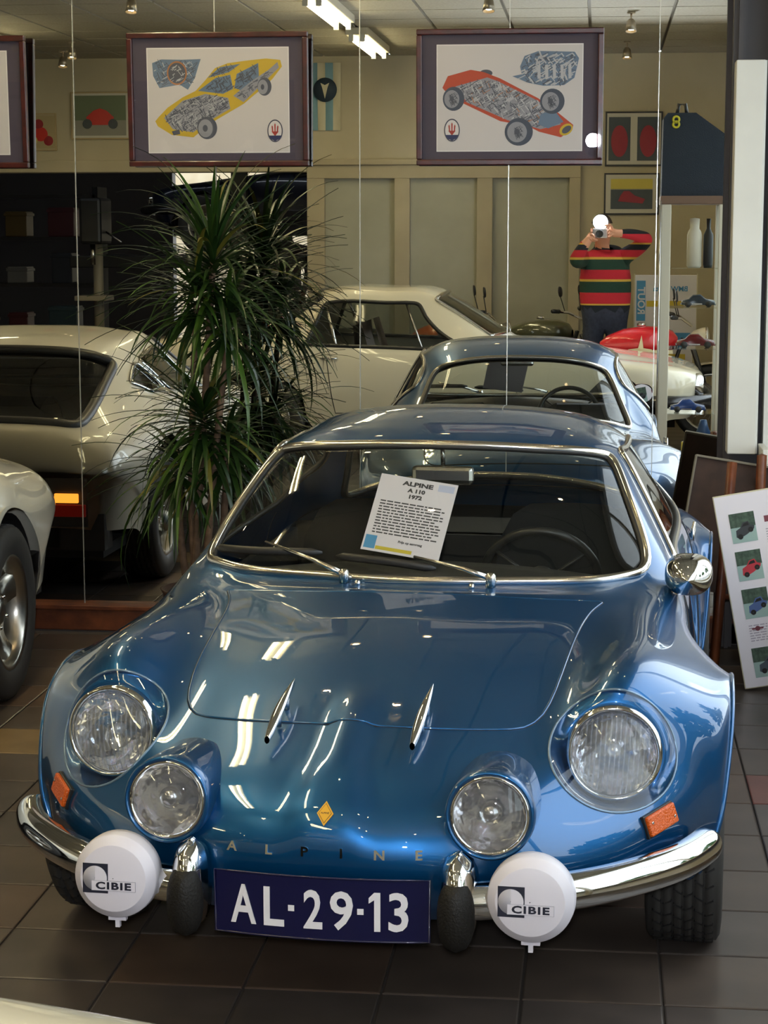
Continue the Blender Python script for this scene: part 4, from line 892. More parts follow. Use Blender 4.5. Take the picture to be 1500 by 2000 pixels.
# ================================================================== sign boards on the right
BOARDW = mat('board_white', rgb(226, 220, 226), .45); EDGE = mat('board_edge', rgb(196, 188, 160), .6); HARD = mat('hardboard_back', rgb(62, 42, 32), .8, noise=(20, rgb(50, 34, 26), 3))
TREEP = mat('photo_foliage', rgb(70, 92, 74), .6, noise=(60, rgb(40, 58, 46), 3)); ROADP = mat('photo_road', rgb(150, 176, 170), .6)
sb = empty('photo_board', (.535, 6.86, .004), 0, 'white leaning board with five small car photographs', 'sign board'); sb.rotation_euler = (math.radians(-5), math.radians(-11), math.radians(-4))
bw_, bh = .50, .69
q = MB(); q.box((0, -.010, 0), (bw_, .010, bh), bev=.002); q.build('panel', EDGE, sb); q = MB(); q.box((.004, -.0112, .004), (bw_ - .004, -.009, bh - .004)); q.build('panel_face', BOARDW, sb)
def photo(x, z, w, h, col, nm):
    f = empty('photograph', (x, -.0115, z), 0); f.parent = sb
    q = MB(); q.box((0, -.0006, 0), (w, .0005, h)); q.build('photo_ground', ROADP, f); q = MB(); q.box((0, -.0009, h * .52), (w, 0, h)); q.build('photo_trees', TREEP, f)
    c = mat('photo_car_' + nm, rgb(*col), .5)
    q = MB(); q.add([(w * u, -.0013, h * v) for u, v in ((.18, .2), (.3, .14), (.62, .26), (.92, .42), (.95, .52), (.8, .56), (.72, .70), (.5, .66), (.38, .5), (.2, .42))], [tuple(range(10))]); q.build('photo_car', c, f)
    q = MB(); q.add([(w * u, -.0015, h * v) for u, v in ((.44, .52), (.54, .63), (.7, .66), (.74, .56))], [(0, 1, 2, 3)]); q.build('photo_glass', DARK, f)
    for u, v in ((.34, .2), (.78, .4)): q = MB(); q.lathe([(.001, 0), (h * .09, 0)], 12, Matrix.Translation((w * u, -.0016, h * v)) @ Matrix.Rotation(PI / 2, 4, 'X'), caps=False); q.build('photo_wheel', DARK, f)
photo(.045, .515, .088, .105, (40, 44, 48), 'black'); photo(.045, .38, .088, .105, (176, 34, 50), 'red'); photo(.045, .245, .088, .105, (62, 88, 140), 'blue'); photo(.13, .145, .10, .105, (214, 170, 70), 'yellow'); photo(.045, .035, .10, .105, (52, 64, 76), 'grey')
MAR = mat('maroon_print', rgb(120, 60, 70), .6)
q = MB(); q.box((.165, -.0118, .575), (.20, -.011, .597)); q.box((.235, -.0118, .575), (.275, -.011, .597)); q.build('crest_bars', MAR, sb)
q = MB(); q.lathe([(.001, .0012), (.018, .0012), (.018, 0)], 24, Matrix.Translation((.217, -.011, .586)) @ Matrix.Rotation(PI / 2, 4, 'X'), caps=False); q.build('crest_ring', INK, sb); q = MB(); q.lathe([(.001, .0016), (.012, .0016), (.012, 0)], 24, Matrix.Translation((.217, -.011, .586)) @ Matrix.Rotation(PI / 2, 4, 'X'), caps=False); q.build('crest_centre', GREYP, sb)
TXT = mat('pale_text', rgb(168, 160, 172), .7)
rg2 = random.Random(9)
for blk, (xa, xb, za, zb) in enumerate(((.165, .36, .40, .55), (.165, .36, .28, .37), (.05, .115, .16, .22))):
    z = zb
    while z > za:
        q = MB(); x = xa
        while x < xb: w_ = rg2.uniform(.008, .022); q.box((x, -.0117, z - .0018), (min(x + w_, xb), -.011, z + .0018)); x += w_ + .004
        q.build('text_line', TXT, sb); z -= .009
for x, z in ((.185, .335), (.08, .205)): q = MB(); q.box((x - .02, -.012, z), (x + .02, -.011, z + .006)); q.lathe([(.001, .001), (.009, .001)], 14, Matrix.Translation((x, -.011, z + .003)) @ Matrix.Rotation(PI / 2, 4, 'X'), caps=False); q.build('small_crest', MAR, sb)
# easel with a board seen from behind
ez = empty('display_easel', (.55, 7.2, 0), 0, 'brown wooden easel behind the white photo board', 'easel')
for a, c_ in (((-.06, -.06, .78), (-.125, -.25, .0)), ((.16, -.06, .78), (.28, -.22, .0)), ((.05, 0, .8), (.06, .28, .012))):
    q = MB(); q.tube([a, c_], .014, 4, flat=1.3); q.build('leg', WOOD, ez)
q = MB(); q.tube([(-.11, -.16, .30), (.24, -.155, .30)], .012, 4); q.build('crossbar', WOOD, ez)
bk = empty('reversed_board', (.365, 7.19, .30), 0, 'dark brown back of a display board standing on the easel', 'sign board'); bk.rotation_euler = (math.radians(-6), math.radians(9), math.radians(2))
q = MB(); q.box((-.07, .012, 0), (.45, .022, .49)); q.build('back_sheet', HARD, bk)
for a, c_ in (((-.075, -.0, .485), (.455, .024, .494)), ((-.078, .0, 0), (-.070, .024, .492)), ((.450, 0, 0), (.458, .024, .492))): q = MB(); q.box(a, c_, bev=.002); q.build('board_rail', mat('rail_grey', rgb(112, 104, 88), .6), bk)
# ================================================================== the other cars
def simple_car(name, loc, rz, label, T, paint, wins, du=6, dv=4, glass=None):
    """lofted car: wins = list of (part name, outline, border)"""
    L = Loft(T, du, dv); c = empty(name, loc, rz, label, 'car'); ps = L.polys()
    for nm, o_, brd in wins:
        lo, hi = o_.min(0) - .6, o_.max(0) + .6; g, ps = crop(ps, lo, hi, None, by(o_)); surf(L, g, nm, glass or CARGLASS, c, -.003); trim(L, o_, brd[0], nm + '_border', brd[1], c, .001)
    surf(L, ps, 'body', paint, c); return c, L
def mir(o_): return o_ * np.array([1, -1])
PEARL = paint_mat('pearl_white_paint', rgb(226, 220, 202), .0, .3, False); IVORY = paint_mat('ivory_paint', rgb(218, 209, 184), .0, .3, False)
SMOKE = glass_mat('smoked_glass', (.22, .22, .2), 1.5)
def rings(spec):
    """spec rows: (list of (x, y, z))"""
    return spec
# ---- white wedge sports car, tail toward the mirror, local rear axle at y = 0
def arc(yc, zc, r, deg): a = math.radians(deg); return (yc + r * math.cos(a), zc + r * math.sin(a))
def row(pts): return pts
WT = [
 row([(0,-3.26,.30),(.3,-3.25,.30),(.52,-3.2,.30),(.66,-3.1,.30),(.74,-3.0,.30),(.77,-2.85,.29),(.78,-2.75,.28),(.77,-2.66,.26)]),
 row([(0,-3.32,.48),(.3,-3.3,.48),(.52,-3.25,.48),(.66,-3.15,.48),(.74,-3.02,.47),(.78,-2.85,.44),(.80,-2.72,.42),(.80,-2.62,.40)]),
 row([(0,-3.10,.60),(.3,-3.08,.60),(.52,-3.0,.60),(.66,-2.85,.60),(.74,-2.7,.60),(.785,-2.55,.60),(.80,-2.42,.62),(.80,-2.34,.635)]),
 row([(0,-2.5,.70),(.3,-2.48,.70),(.52,-2.4,.70),(.66,-2.3,.72),(.74,-2.2,.72),(.79,-2.12,.69),(.80,-2.04,.60),(.80,-1.98,.52)]),
 row([(0,-1.75,.80),(.3,-1.72,.80),(.52,-1.65,.80),(.64,-1.6,.80),(.72,-1.6,.77),(.79,-1.65,.66),(.81,-1.75,.48),(.79,-1.85,.24)]),
 row([(0,-.98,1.10),(.28,-.96,1.095),(.45,-.92,1.08),(.54,-.9,1.04),(.69,-.95,.80),(.78,-1.1,.66),(.81,-1.2,.48),(.79,-1.3,.22)]),
 row([(0,-.62,1.14),(.28,-.6,1.135),(.45,-.58,1.115),(.55,-.56,1.06),(.70,-.6,.83),(.78,-.65,.68),(.81,-.7,.48),(.79,-.75,.22)]),
 row([(0,-.05,1.09),(.28,-.06,1.085),(.46,-.08,1.06),(.57,-.14,.99),(.71,-.22,.84),(.78,-.3,.70),(.81,-.36,.50),(.80,-.40,.26)]),
 row([(0,.30,.95),(.28,.29,.945),(.48,.24,.925),(.60,.16,.88),(.72,.06,.80),(.785,0,.74),(.81,-.1,.66),(.81,-.22,.615)]),
 row([(0,.62,.80),(.28,.615,.797),(.5,.60,.785),(.65,.56,.755),(.745,.45,.71),(.79,.28,.67),(.81,.16,.64),(.81,.1,.655)]),
 row([(0,.80,.745),(.28,.795,.742),(.5,.785,.73),(.665,.76,.70),(.755,.70,.65),(.79,.54,.60),(.805,.40,.555),(.81,.31,.52)]),
 row([(0,.86,.60),(.28,.857,.60),(.5,.85,.595),(.67,.83,.585),(.755,.77,.57),(.785,.62,.53),(.798,.48,.46),(.80,.38,.40)]),
 row([(0,.84,.575),(.28,.837,.575),(.5,.83,.57),(.66,.81,.56),(.745,.74,.54),(.775,.60,.49),(.785,.45,.42),(.79,.385,.34)]),
 row([(0,.78,.34),(.28,.777,.34),(.5,.77,.34),(.64,.75,.33),(.72,.68,.32),(.755,.56,.31),(.765,.44,.29),(.77,.39,.26)]),
]
W_RW = D2([(7.25, -2.75), (7.25, 2.75), (9.3, 2.3), (9.3, -2.3)], [.25, .25, .25, .25]); W_WS = D2([(4.08, -2.9), (4.08, 2.9), (4.95, 2.85), (4.95, -2.85)], [.2] * 4)
W_S1 = D2([(4.35, 3.95), (6.35, 3.95), (6.6, 3.15), (5.1, 3.15)], [.1, .15, .2, .15]); W_S2 = D2([(6.5, 3.95), (7.2, 3.85), (7.5, 3.3), (6.75, 3.15)], [.1, .12, .12, .1])
BRD = (.026, BLACK); CBR = (.011, CHROME)
wc, WL = simple_car('wedge_sports_car', (-2.80, 6.44, 0), math.radians(1.0), 'white wedge shaped sports car at the left edge, its tail toward the mirror', WT, PEARL,
    [('rear_window', W_RW, BRD), ('windscreen', W_WS, (.015, BLACK)), ('side_window', W_S1, CBR), ('side_window', mir(W_S1), CBR), ('quarter_window', W_S2, CBR), ('quarter_window', mir(W_S2), CBR)], glass=SMOKE)
for s in (-1, 1):
    make_wheel(wc, (s * .715, 0, .305), .305, .19, .195, s, mat('silver_rim', (.55, .52, .46), .28, 1.0), spokes=4, sc=.4); make_wheel(wc, (s * .70, -2.27, .30), .30, .17, .19, s, MATS['silver_rim'])
    for y in (0, -2.27):
        b = MB(); b.grid([[(s * x, y + .35 * math.cos(a), .30 + .35 * math.sin(a)) for x in (.45, .62, .785)] for a in np.linspace(-.1, PI + .1, 22)]); b.grid([[(s * .46, y + .35 * k * math.cos(a), .30 + .35 * k * math.sin(a)) for k in (.05, 1)] for a in np.linspace(-.1, PI + .1, 22)]); b.build('inner_wing', DARK, wc)
    FLASH_GLOW = emit_mat('tail_flash_glow', (1.0, .30, .03), 1.8)  # lamp is off: emission stands in for flash light thrown back by the lens
    b = MB(); b.box((s * .52, .872, .465), (s * .625, .886, .505), bev=.004); b.build('tail_lamp_flash_glow', FLASH_GLOW, wc); b = MB(); b.box((s * .44, .868, .405), (s * .655, .882, .458), bev=.004); b.build('tail_lamp', mat('tail_red', rgb(120, 10, 6), .3, emit=(.8, .03, .01), estr=.05), wc)  # faint red emission belongs to the same painted flash return
b = MB(); b.grid([[(x, .872 - .01 * (abs(x) / .66) ** 3, z) for x in np.linspace(-.66, .66, 15)] for z in (.36, .57)]); b.box((-.70, .62, .24), (.70, .75, .40)); b.build('tail_panel', mat('tail_black', (.015, .013, .013), .5), wc)
b = MB(); b.box((-.68, -3.1, .2), (.68, .7, .25)); b.box((-.5, .1, .25), (.5, .75, .70)); b.box((-.6, -1.5, .25), (.6, .05, .60)); b.build('underbody', DARK, wc)

# ---- pale three box coupe in the foreground, nose to the right; local y runs nose -> tail
CT = [
 row([(0,.08,.34),(.35,.08,.34),(.55,.10,.34),(.66,.13,.34),(.72,.17,.34),(.77,.22,.34),(.79,.27,.33),(.80,.30,.31),(.79,.32,.28)]),
 row([(0,.0,.56),(.35,.0,.56),(.55,.03,.56),(.66,.07,.56),(.72,.11,.56),(.78,.17,.55),(.805,.23,.50),(.815,.29,.44),(.81,.31,.38)]),
 row([(0,.06,.66),(.35,.06,.66),(.55,.09,.665),(.66,.13,.67),(.73,.18,.67),(.79,.27,.66),(.815,.36,.62),(.82,.42,.58),(.82,.45,.555)]),
 row([(0,.60,.76),(.35,.6,.76),(.55,.62,.745),(.66,.64,.745),(.74,.66,.735),(.80,.67,.71),(.82,.67,.68),(.825,.67,.655),(.825,.67,.64)]),
 row([(0,1.22,.84),(.35,1.22,.84),(.55,1.24,.835),(.65,1.25,.83),(.74,1.2,.805),(.80,1.1,.755),(.825,1.0,.66),(.83,.93,.52),(.82,.92,.40)]),
 row([(0,1.36,.875),(.35,1.38,.875),(.55,1.42,.875),(.64,1.44,.87),(.74,1.42,.835),(.80,1.35,.77),(.83,1.3,.62),(.83,1.25,.45),(.80,1.2,.24)]),
 row([(0,1.88,1.20),(.35,1.89,1.195),(.50,1.9,1.18),(.56,1.92,1.14),(.67,1.95,.95),(.79,1.95,.79),(.83,1.95,.62),(.83,1.95,.45),(.80,1.95,.22)]),
 row([(0,2.2,1.225),(.35,2.2,1.22),(.50,2.21,1.205),(.57,2.22,1.165),(.68,2.24,.96),(.79,2.25,.80),(.83,2.25,.62),(.83,2.25,.45),(.80,2.25,.22)]),
 row([(0,2.68,1.21),(.35,2.68,1.205),(.50,2.66,1.19),(.57,2.64,1.155),(.68,2.64,.97),(.79,2.64,.81),(.83,2.62,.62),(.83,2.6,.45),(.80,2.55,.22)]),
 row([(0,2.98,1.02),(.35,2.97,1.02),(.50,2.94,1.01),(.58,2.9,.99),(.69,2.85,.93),(.79,2.82,.81),(.83,2.79,.62),(.83,2.76,.45),(.81,2.74,.30)]),
 row([(0,3.22,.865),(.35,3.2,.865),(.52,3.15,.868),(.62,3.1,.868),(.73,3.02,.85),(.80,2.96,.79),(.83,2.9,.68),(.83,2.84,.58),(.825,2.8,.50)]),
 row([(0,3.5,.855),(.35,3.49,.855),(.55,3.44,.857),(.65,3.36,.855),(.74,3.26,.84),(.80,3.18,.78),(.83,3.12,.70),(.83,3.1,.665),(.825,3.08,.645)]),
 row([(0,4.05,.82),(.35,4.04,.82),(.55,4.02,.82),(.66,3.98,.815),(.74,3.9,.79),(.80,3.78,.74),(.82,3.62,.65),(.825,3.5,.57),(.82,3.43,.50)]),
 row([(0,4.2,.62),(.35,4.19,.62),(.55,4.17,.62),(.66,4.13,.62),(.74,4.06,.60),(.79,3.94,.56),(.81,3.76,.50),(.815,3.58,.44),(.81,3.46,.38)]),
 row([(0,4.12,.32),(.35,4.12,.32),(.55,4.1,.32),(.66,4.06,.32),(.73,3.98,.32),(.77,3.86,.32),(.79,3.7,.31),(.795,3.56,.3),(.79,3.47,.28)]),
]
C_WS = D2([(5.1, -2.9), (5.1, 2.9), (5.92, 2.85), (5.92, -2.85)], [.15] * 4); C_RW = D2([(8.12, -2.9), (8.12, 2.9), (9.85, 2.9), (9.85, -2.9)], [.2] * 4)
C_S = D2([(5.35, 4.85), (8.6, 4.85), (8.05, 3.25), (6.2, 3.25)], [.08, .06, .12, .12])
def coupe(name, loc, rz, label, paint, full=True):
    c, L = simple_car(name, loc, rz, label, CT, paint, [('windscreen', C_WS, (.014, CHROME)), ('rear_window', C_RW, (.016, BLACK)), ('side_window', C_S, (.014, BLACK)), ('side_window', mir(C_S), (.014, BLACK))], glass=glass_mat('coupe_glass', (.55, .58, .55), 1.5))
    for s in (-1, 1):
        for y in (.67, 3.08):
            make_wheel(c, (s * .73, y, .31), .31, .18, .20, s, MATS['silver_rim'])
            b = MB(); b.grid([[(s * x, y + .345 * math.cos(a), .31 + .345 * math.sin(a)) for x in (.45, .62, .80)] for a in np.linspace(-.1, PI + .1, 20)]); b.grid([[(s * .46, y + .345 * k * math.cos(a), .31 + .345 * k * math.sin(a)) for k in (.05, 1)] for a in np.linspace(-.1, PI + .1, 20)]); b.build('inner_wing', DARK, c)
        P = L.P(8.1, s * 5.35)[0]; b = MB(); b.tube([P + (s * .004, -.12, 0), P + (s * .02, -.1, 0), P + (s * .02, -.02, 0), P + (s * .004, 0, 0)], .008, 6); b.build('door_handle', CHROME, c)
        q = np.array([(5.0, s * 5.0), (5.05, s * 7.4), (7.9, s * 7.4), (7.95, s * 5.05)]); q = np.concatenate([np.linspace(q[i], q[i + 1], 10, endpoint=False) for i in range(3)]); trim(L, q, .003, 'door_gap', DARK, c, 0, closed=False)
        b = MB(); A_, B_ = L.P(8.02, s * 3.3)[0], L.P(7.75, s * 4.85)[0]; b.tube([A_, B_], .012, 6); A_, B_ = L.P(6.5, s * 3.3)[0], L.P(6.0, s * 4.85)[0]; b.tube([A_, B_], .008, 6); b.build('window_divider', WTRIM, c)
        b = MB(); b.lathe([(.001, .0), (.07, .0), (.085, -.02), (.085, -.06)], 24, axis_to((0, -1, 0), (s * .58, .015, .56)), caps=False); b.build('headlamp', CHROME, c)
    b = MB(); b.tube([(-.83, .45, .46), (-.80, .12, .46), (-.5, -.05, .46), (0, -.08, .46), (.5, -.05, .46), (.80, .12, .46), (.83, .45, .46)], .045, 8); b.build('front_bumper', mat('bumper_black_chrome', (.08, .08, .085), .2, .8), c)
    b = MB(); b.tube([(-.83, 3.7, .5), (-.76, 4.15, .5), (0, 4.25, .5), (.76, 4.15, .5), (.83, 3.7, .5)], .045, 8); b.build('rear_bumper', MATS['bumper_black_chrome'], c)
    b = MB(); b.box((-.74, .3, .2), (.74, 4.0, .26)); b.box((-.7, 1.3, .26), (.7, 1.4, .8)); b.box((-.7, 3.0, .26), (.7, 3.05, .78)); b.box((-.5, .2, .26), (.5, 1.3, .6)); b.box((-.5, 3.1, .26), (.5, 4.0, .6)); b.build('underbody', DARK, c)
    for s in (-1, 1):
        b = MB(); b.grid([[(s * .36 + w * q, y, z) for q in np.linspace(-1, 1, 7)] for w, y, z in ((.24, 1.75, .3), (.25, 1.75, .44), (.25, 2.2, .42), (.25, 2.32, .7), (.2, 2.4, .98), (.2, 2.46, .96), (.24, 2.42, .5))]); b.build('seat', mat('tan_seat', rgb(70, 44, 34), .5), c)
    b = MB(); Mx = axis_to((0, .9, .42), (.36, 1.72, .82)); b.tube([Mx @ Vector((.18 * math.cos(a), .18 * math.sin(a), 0)) for a in np.linspace(0, 2 * PI, 28, endpoint=False)], .013, 7, closed=True); b.tube([Mx @ Vector((-.17, 0, 0)), Mx @ Vector((.17, 0, 0))], .012, 6); b.tube([Mx @ Vector((0, 0, 0)), Mx @ Vector((0, 0, -.3))], .015, 6); b.build('steering_wheel', BLACK, c)
    return c
coupe('pale_coupe', (.74, 1.12, 0), PI / 2, 'ivory white three box coupe parked across the foreground at the bottom left', IVORY)
# ================================================================== what the mirror shows from behind the camera
def skin(name, V, E, R, m, parent=None, sub=2, root=0):
    """continuous body grown round a skeleton"""
    me = bpy.data.meshes.new(name + '_k'); me.from_pydata(V, E, []); o = bpy.data.objects.new(name + '_k', me); COL.objects.link(o)
    sk = o.modifiers.new('s', 'SKIN'); sk.use_smooth_shade = True; d = me.skin_vertices[0].data
    for i, r in enumerate(R): d[i].radius = (r, r) if not isinstance(r, tuple) else r
    d[root].use_root = True
    sb_ = o.modifiers.new('u', 'SUBSURF'); sb_.levels = sub
    dg = bpy.context.evaluated_depsgraph_get(); out = bpy.data.meshes.new_from_object(o.evaluated_get(dg)); out.name = name
    bpy.data.objects.remove(o); bpy.data.meshes.remove(me)
    out.materials.clear(); out.materials.append(m); out.polygons.foreach_set('use_smooth', [True] * len(out.polygons))
    q = bpy.data.objects.new(name, out); COL.objects.link(q); q.parent = parent
    return q
def band_mat(name, bands):
    """knitted stripes by height: bands = [(z, colour), ...] rising"""
    m = mat(name, (.5, .5, .5), .9, bump=(220, .3)); nt = m.node_tree; tc = nt.nodes.new('ShaderNodeTexCoord'); sx = nt.nodes.new('ShaderNodeSeparateXYZ'); rp = nt.nodes.new('ShaderNodeValToRGB'); mr = nt.nodes.new('ShaderNodeMapRange')
    z0, z1 = bands[0][0], bands[-1][0]; mr.inputs[1].default_value = z0; mr.inputs[2].default_value = z1
    nt.links.new(tc.outputs['Object'], sx.inputs[0]); nt.links.new(sx.outputs[2], mr.inputs[0]); nt.links.new(mr.outputs[0], rp.inputs[0]); nt.links.new(rp.outputs[0], nt.nodes['Principled BSDF'].inputs['Base Color'])
    cr = rp.color_ramp; cr.interpolation = 'CONSTANT'
    for i, (z, c) in enumerate(bands):
        e = cr.elements[i] if i < 2 else cr.elements.new((z - z0) / (z1 - z0)); e.position = (z - z0) / (z1 - z0); e.color = (*rgb(*c), 1)
    return m
RED_, GRN_, YEL_, NVY_ = (186, 36, 52), (28, 60, 48), (206, 170, 70), (24, 30, 40)
KNIT = band_mat('striped_knit', [(0, NVY_), (1.035, YEL_), (1.05, RED_), (1.135, GRN_), (1.225, YEL_), (1.24, RED_), (1.315, GRN_), (1.40, YEL_), (1.413, RED_), (1.47, NVY_), (1.515, YEL_), (1.528, RED_), (1.60, NVY_)])
SKIN = mat('skin', rgb(206, 150, 122), .5); JEANS = mat('dark_jeans', rgb(52, 58, 78), .8, noise=(40, rgb(40, 46, 64), 3)); HAIR = mat('brown_hair', rgb(52, 38, 30), .7)
def hand(V, E, R, w, p, fingers, thumb, fr=.0095):
    """palm p from wrist index w, then four fingers and a thumb"""
    V.append(p); E.append((w, len(V) - 1)); R.append((.034, .018)); k = len(V) - 1
    for a, b, c in fingers:
        V += [a, b, c]; n = len(V); E += [(k, n - 3), (n - 3, n - 2), (n - 2, n - 1)]; R += [fr * 1.05, fr, fr * .85]
    a, b = thumb; V += [a, b]; n = len(V); E += [(k, n - 2), (n - 2, n - 1)]; R += [fr * 1.2, fr]
def person(name, label, V, E, R, knit, legs, hands_at, head, hairm, hems=(1.0,)):
    t = empty(name, (0, 0, 0), 0, label, 'person')
    o = skin('body', V, E, R, knit, t); me = o.data; me.materials.append(legs); me.materials.append(SKIN); me.materials.append(BLACK)
    for p in me.polygons:
        c = Vector(p.center)
        if min((c - Vector(h)).length for h in hands_at) < .085 or (c - Vector(head)).length < .17 and c.z > head[2] - .135: p.material_index = 2
        elif c.z < .09: p.material_index = 3
        elif c.z < hems[0]: p.material_index = 1
    h = MB(); hx, hy, hz = head
    h.grid([[(hx + .088 * math.sin(th) * math.cos(a), hy - .012 + .104 * math.sin(th) * math.sin(a), hz + .022 + .112 * math.cos(th)) for a in np.linspace(0, 2 * PI, 24, endpoint=False)] for th in np.linspace(.01, 1.25, 8)], True, True); h.build('hair', hairm, t)
    for s in (-1, 1): e = MB(); e.lathe([(.001, .012), (.008, .009), (.012, 0)], 10, axis_to((0, 1, 0), (hx + s * .031, hy + .086, hz + .01)), caps=False); e.build('eye', WHITE, t); e = MB(); e.lathe([(.012, -.012), (.024, 0), (.015, .008), (.001, .009)], 10, axis_to((s, 0, 0), (hx + s * .083, hy, hz + .0))); e.build('ear', SKIN, t)
    e = MB(); e.tube([(hx, hy + .085, hz + .02), (hx, hy + .112, hz - .018), (hx, hy + .092, hz - .026)], [.006, .012, .009], 8); e.build('nose', SKIN, t); e = MB(); e.tube([(hx - .022, hy + .088, hz - .055), (hx, hy + .097, hz - .055), (hx + .022, hy + .088, hz - .055)], .005, 6); e.build('mouth', mat('lips', rgb(160, 90, 84), .5), t)
    return t
HEAD = (.015, -.262, 1.625)
V = [(.05, -.45, .95), (.05, -.45, 1.1), (.045, -.46, 1.27), (.04, -.45, 1.41), (.03, -.41, 1.48), (.02, -.34, 1.55), (.015, -.29, 1.60), (.015, -.265, 1.66), (.015, -.27, 1.72),
     (.19, -.43, 1.42), (.30, -.33, 1.49), (.375, -.20, 1.565), (.24, -.12, 1.60), (.13, -.09, 1.605),
     (-.11, -.43, 1.42), (-.165, -.31, 1.385), (-.185, -.18, 1.40), (-.13, -.09, 1.50), (-.085, -.07, 1.56),
     (.14, -.45, .88), (.15, -.44, .5), (.15, -.46, .1), (.155, -.36, .045), (-.04, -.45, .88), (-.06, -.45, .5), (-.07, -.46, .1), (-.08, -.36, .045)]
E = [(0, 1), (1, 2), (2, 3), (3, 4), (4, 5), (5, 6), (6, 7), (7, 8), (3, 9), (9, 10), (10, 11), (11, 12), (12, 13), (3, 14), (14, 15), (15, 16), (16, 17), (17, 18), (0, 19), (19, 20), (20, 21), (21, 22), (0, 23), (23, 24), (24, 25), (25, 26)]
R = [(.20, .14), (.225, .15), (.225, .15), (.185, .12), (.08, .075), (.058, .06), (.075, .08), (.078, .092), (.062, .075), (.075, .075), (.064, .064), (.058, .058), (.045, .045), (.032, .03), (.075, .075), (.066, .066), (.06, .06), (.046, .046), (.032, .03),
     (.095, .1), (.07, .075), (.05, .055), (.045, .035), (.095, .1), (.07, .075), (.05, .055), (.045, .035)]
hand(V, E, R, 13, (.095, -.095, 1.605), [((.083, -.055, 1.665), (.055, -.045, 1.667), (.03, -.06, 1.664)), ((.08, -.05, 1.63), (.066, -.045, 1.628), (.06, -.06, 1.625)), ((.08, -.05, 1.607), (.068, -.044, 1.603), (.062, -.058, 1.60)), ((.08, -.052, 1.585), (.07, -.046, 1.58), (.064, -.06, 1.578))], ((.085, -.14, 1.59), (.06, -.155, 1.60)))
hand(V, E, R, 18, (-.075, -.08, 1.575), [((-.062, -.05, 1.60), (-.05, -.045, 1.585), (-.04, -.055, 1.565)), ((-.06, -.05, 1.575), (-.045, -.05, 1.558), (-.025, -.06, 1.556)), ((-.06, -.055, 1.56), (-.04, -.06, 1.552), (-.015, -.07, 1.554)), ((-.07, -.07, 1.55), (-.05, -.08, 1.548), (-.03, -.09, 1.55))], ((-.085, -.11, 1.60), (-.062, -.125, 1.61)))
person('person', 'photographer in a red, green and yellow striped sweater reflected in the mirror', V, E, R, KNIT, JEANS, [(.085, -.08, 1.61), (-.065, -.07, 1.575)], HEAD, HAIR)
cm = empty('photo_camera', (0, -.095, 1.606), 0, 'small silver camera with firing flash held by the photographer', 'camera')
b = MB(); b.box((-.058, -.025, -.038), (.058, .02, .038), bev=.008); b.build('camera_body', mat('camera_silver', (.5, .5, .52), .35, .8), cm)
b = MB(); b.lathe([(.03, 0), (.03, .02), (.025, .022), (.02, .018), (.001, .016)], 24, axis_to((0, 1, 0), (-.005, .02, -.004))); b.build('camera_lens', BLACK, cm)
b = MB(); b.box((-.012, -.02, .038), (.016, .008, .05)); b.lathe([(.03, -.05), (.062, .008), (.062, .012), (.057, .012), (.05, .004)], 28, axis_to((0, 1, 0), (.002, 0, .085)), caps=False); b.build('flash_head', BLACK, cm)
b = MB(); b.lathe([(.001, .010), (.056, .010), (.056, .006)], 28, axis_to((0, 1, 0), (.002, 0, .085)), caps=False); b.build('flash_window', emit_mat('flash_light', (.86, .92, 1.0), 2400.0), cm)  # emitting disc made round and oversized to imitate the blown-out flash glare

